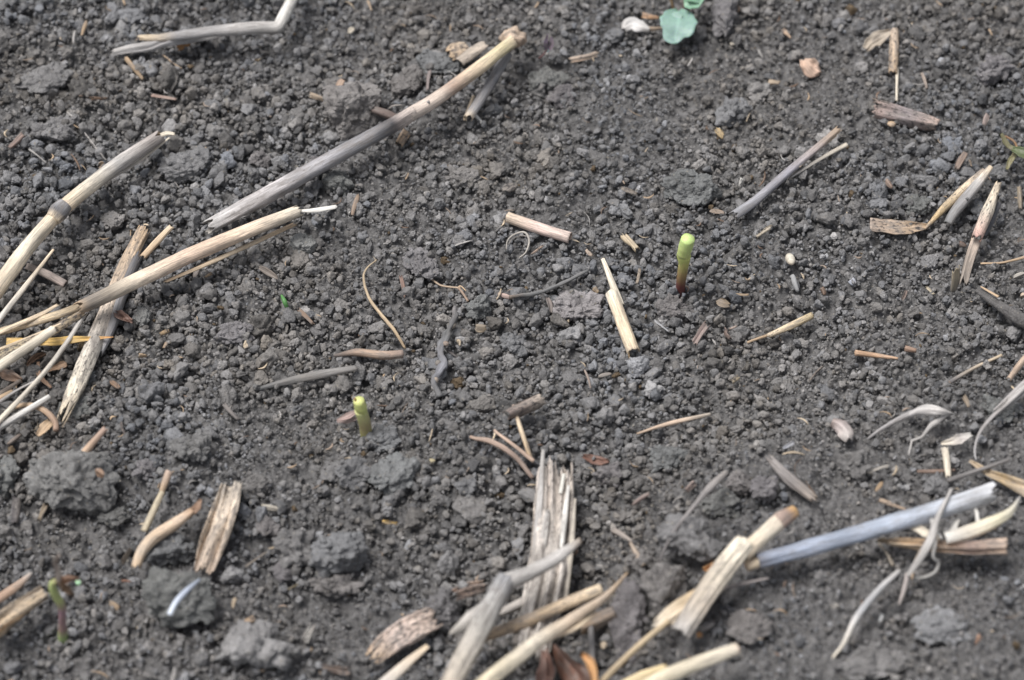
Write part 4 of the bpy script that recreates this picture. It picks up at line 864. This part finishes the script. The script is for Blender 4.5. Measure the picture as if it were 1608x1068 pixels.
C = np.tile(SOILC*.85, (nx*ny, 1))*(.8+.35*c1.reshape(-1, 1))  # sheet darker than the crumbs: some crevice shade is put into its colour
g = link('ground', mesh_np('ground', np.stack([GX, GY, Z], -1).reshape(-1, 3), F, C, None, True, SOIL)); g['kind'] = 'structure'
# ============================================================ the crumbs on it: one stuff
rs = np.random.RandomState(7)
def scatter(n, r0, r1, lvl, nlib, spread=.0, up=(-.6, .6), pw=1.5):
    x = rs.uniform(-.195, .195, n); y = rs.uniform(-.155, .20, n)
    m = fbm(np.stack([x*30, y*30, x*0], -1), 2, 77)+.35*rs.rand(n) > spread-.3
    x, y = x[m], y[m]; n = len(x)
    r = (r0+(r1-r0)*rs.rand(n)**pw)
    fine = .80+.20*np.clip(fbm(np.stack([x*18, y*18, x*0+4], -1), 2, 31)*2-x*3.2-y*.8, -1, 1)*1.0
    fine = fine-.28*sstep(0, .06, x)*sstep(-.03, -.07, y)-.12*sstep(-.06, -.1, y)
    r = r*np.clip(fine, .5, 1.25)
    z = H(x, y)+rs.uniform(up[0], up[1], n)*r
    keep = np.ones(n, bool); P = np.stack([x, y, z], -1)
    for Q, R in KEEP:
        R = np.atleast_1d(R); lo = Q.min(0)-R.max()-.004; hi = Q.max(0)+R.max()+.004
        c = np.where(np.all((P > lo) & (P < hi), 1) & keep)[0]
        if len(c) == 0: continue
        D = np.linalg.norm(P[c][:, None]-Q[None], axis=2)-R[None]
        D2 = np.linalg.norm(P[c][:, None, :2]-Q[None, :, :2], axis=2)-R[None]*.9
        above = (D2 < r[c][:, None]*.1) & (P[c][:, None, 2]+r[c][:, None]*.75 > Q[None, :, 2])
        keep[c] &= ~(((D < r[c][:, None]*.25) | above).any(1))
    P, r = P[keep], r[keep]; n = len(r)
    V0, F0 = ICO[lvl]
    lib = np.stack([lump(V0, 100+lvl*50+k, .36, 1.1, 6)*np.array([1, rs.uniform(.65, 1.0), rs.uniform(.55, .9)]) for k in range(nlib)])
    if lvl == 4: lib = np.stack([L_*(1+.16*(.5-worley(V0*3.2+k, k)[0])+.10*(.5-worley(V0*7+k, k+9)[0]))[:, None] for k, L_ in enumerate(lib)])
    w_ = rs.randint(0, nlib, n)
    a = rs.randn(n, 4); a /= np.linalg.norm(a, axis=1)[:, None]; A, B, Cc, Dd = a.T
    R = np.stack([np.stack([1-2*(Cc*Cc+Dd*Dd), 2*(B*Cc-A*Dd), 2*(B*Dd+A*Cc)], -1), np.stack([2*(B*Cc+A*Dd), 1-2*(B*B+Dd*Dd), 2*(Cc*Dd-A*B)], -1),
                  np.stack([2*(B*Dd-A*Cc), 2*(Cc*Dd+A*B), 1-2*(B*B+Cc*Cc)], -1)], 1)
    V = np.einsum('nij,nvj->nvi', R*r[:, None, None], lib[w_])+P[:, None]
    nv = V0.shape[0]
    Fc = (F0[None]+(np.arange(n)*nv)[:, None, None]).reshape(-1, 3)
    tone = np.exp(rs.randn(n)*.2); tone[rs.rand(n) < .02] *= 1.4; tone = np.minimum(tone, 1.9)
    warm = rs.randn(n)*.02
    col = SOILC[None]*tone[:, None]*np.stack([1+warm, 1+warm*.2, 1-warm], -1)
    pz = np.stack([P[:, 0]*28, P[:, 1]*28, P[:, 0]*0], -1); p1 = fbm(pz, 2, 201)[:, None]; p2 = fbm(pz*1.7+9, 2, 205)[:, None]
    col = col*(1+p1*np.array([[.06, .01, -.06]]))*(1+.18*p2)
    sp = rs.rand(n) < .004; col[sp] = np.array([.16, .12, .08])
    return V.reshape(-1, 3), Fc, np.repeat(col, nv, 0)
parts = [scatter(170, .0034, .0062, 4, 20, -9, (-.45, .1), 1.6), scatter(3600, .0015, .0036, 3, 30, .0, (-.5, .4), 2.2), scatter(NMID, .0008, .0021, 2, 60, -.15, (-1.2, 1.0), 1.5), scatter(NSM, .0004, .0009, 1, 60, -9, (-2.2, 1.0), 1.2)]
# a few crumbs lying on the stems
cand = [(Q[i], R[i]) for Q, R in KEEP if len(Q) > 8 for i in range(2, len(Q)-2) if np.ndim(R) and len(R) == len(Q) and R[i] > .0011]
V0, F0 = ICO[2]
for j in range(5):
    p, r_ = cand[rs.randint(len(cand))]; rr = rs.uniform(.0006, .0014)
    a_ = rs.uniform(-.9, .9); c_ = p+np.array([math.sin(a_)*r_*.7, math.sin(a_)*r_*-.7, math.cos(a_)*(r_*.9)])
    parts.append((lump(V0, j, .26, 1.0, 5)*rr+c_, F0, np.tile(SOILC*rs.uniform(.7, 1.4), (len(V0), 1))))
off = 0; VV = []; FF = []; CC = []
for v, f, c in parts: VV.append(v); FF.append(f+off); CC.append(c); off += len(v)
g = link('soil_crumbs', mesh_np('soil_crumbs', np.vstack(VV), np.vstack(FF), np.vstack(CC), None, True, SOIL)); g['kind'] = 'stuff'
g['label'] = 'loose dark grey soil crumbs covering the ground'; g['category'] = 'soil crumbs'

# ============================================================ fine litter: thread and flake dust nobody could count
V = []; F = []; C = []; o_ = 0
for j in range(420):
    x, y = rs.uniform(-.17, .17), rs.uniform(-.14, .17); L = rs.uniform(.0008, .004)*(1 if rs.rand() < .8 else 1.8); w_ = rs.uniform(.00015, .0005)
    a_ = rs.uniform(0, math.pi); bow = rs.uniform(-.3, .3)*L; n = 6; base = np.array([x, y, float(H(x, y))+rs.uniform(.0006, .0022)]); tl = rs.uniform(-.25, .25)
    for i in range(n):
        t = i/(n-1)-.5; ww = w_*(1-abs(t)*1.2); c0 = base+np.array([math.cos(a_)*t*L-math.sin(a_)*bow*(1-4*t*t), math.sin(a_)*t*L+math.cos(a_)*bow*(1-4*t*t), t*L*tl])
        for k in range(4):
            g_ = k*math.pi/2+.4; V.append(c0+np.array([-math.sin(a_)*math.cos(g_)*ww, math.cos(a_)*math.cos(g_)*ww, math.sin(g_)*ww*.5]))
    for i in range(n-1):
        for k in range(4): F.append((o_+i*4+k, o_+i*4+(k+1) % 4, o_+i*4+4+(k+1) % 4, o_+i*4+4+k))
    F.append((o_+3, o_+2, o_+1, o_)); e = o_+(n-1)*4; F.append((e, e+1, e+2, e+3)); o_ += n*4
    cc = np.array([TN, CR, LG, BR, (.34, .26, .2)][rs.randint(5)])*rs.uniform(.5, 1.0); C.append(np.tile(np.append(cc, .3), (n*4, 1)))
V = np.array(V)
g = link('fine_litter', mesh_np('fine_litter', V, F, np.vstack(C), V[:, :2]*1000, True, RES)); g['kind'] = 'stuff'
g['label'] = 'tiny tan threads and flakes strewn through the soil crumbs'; g['category'] = 'plant litter'
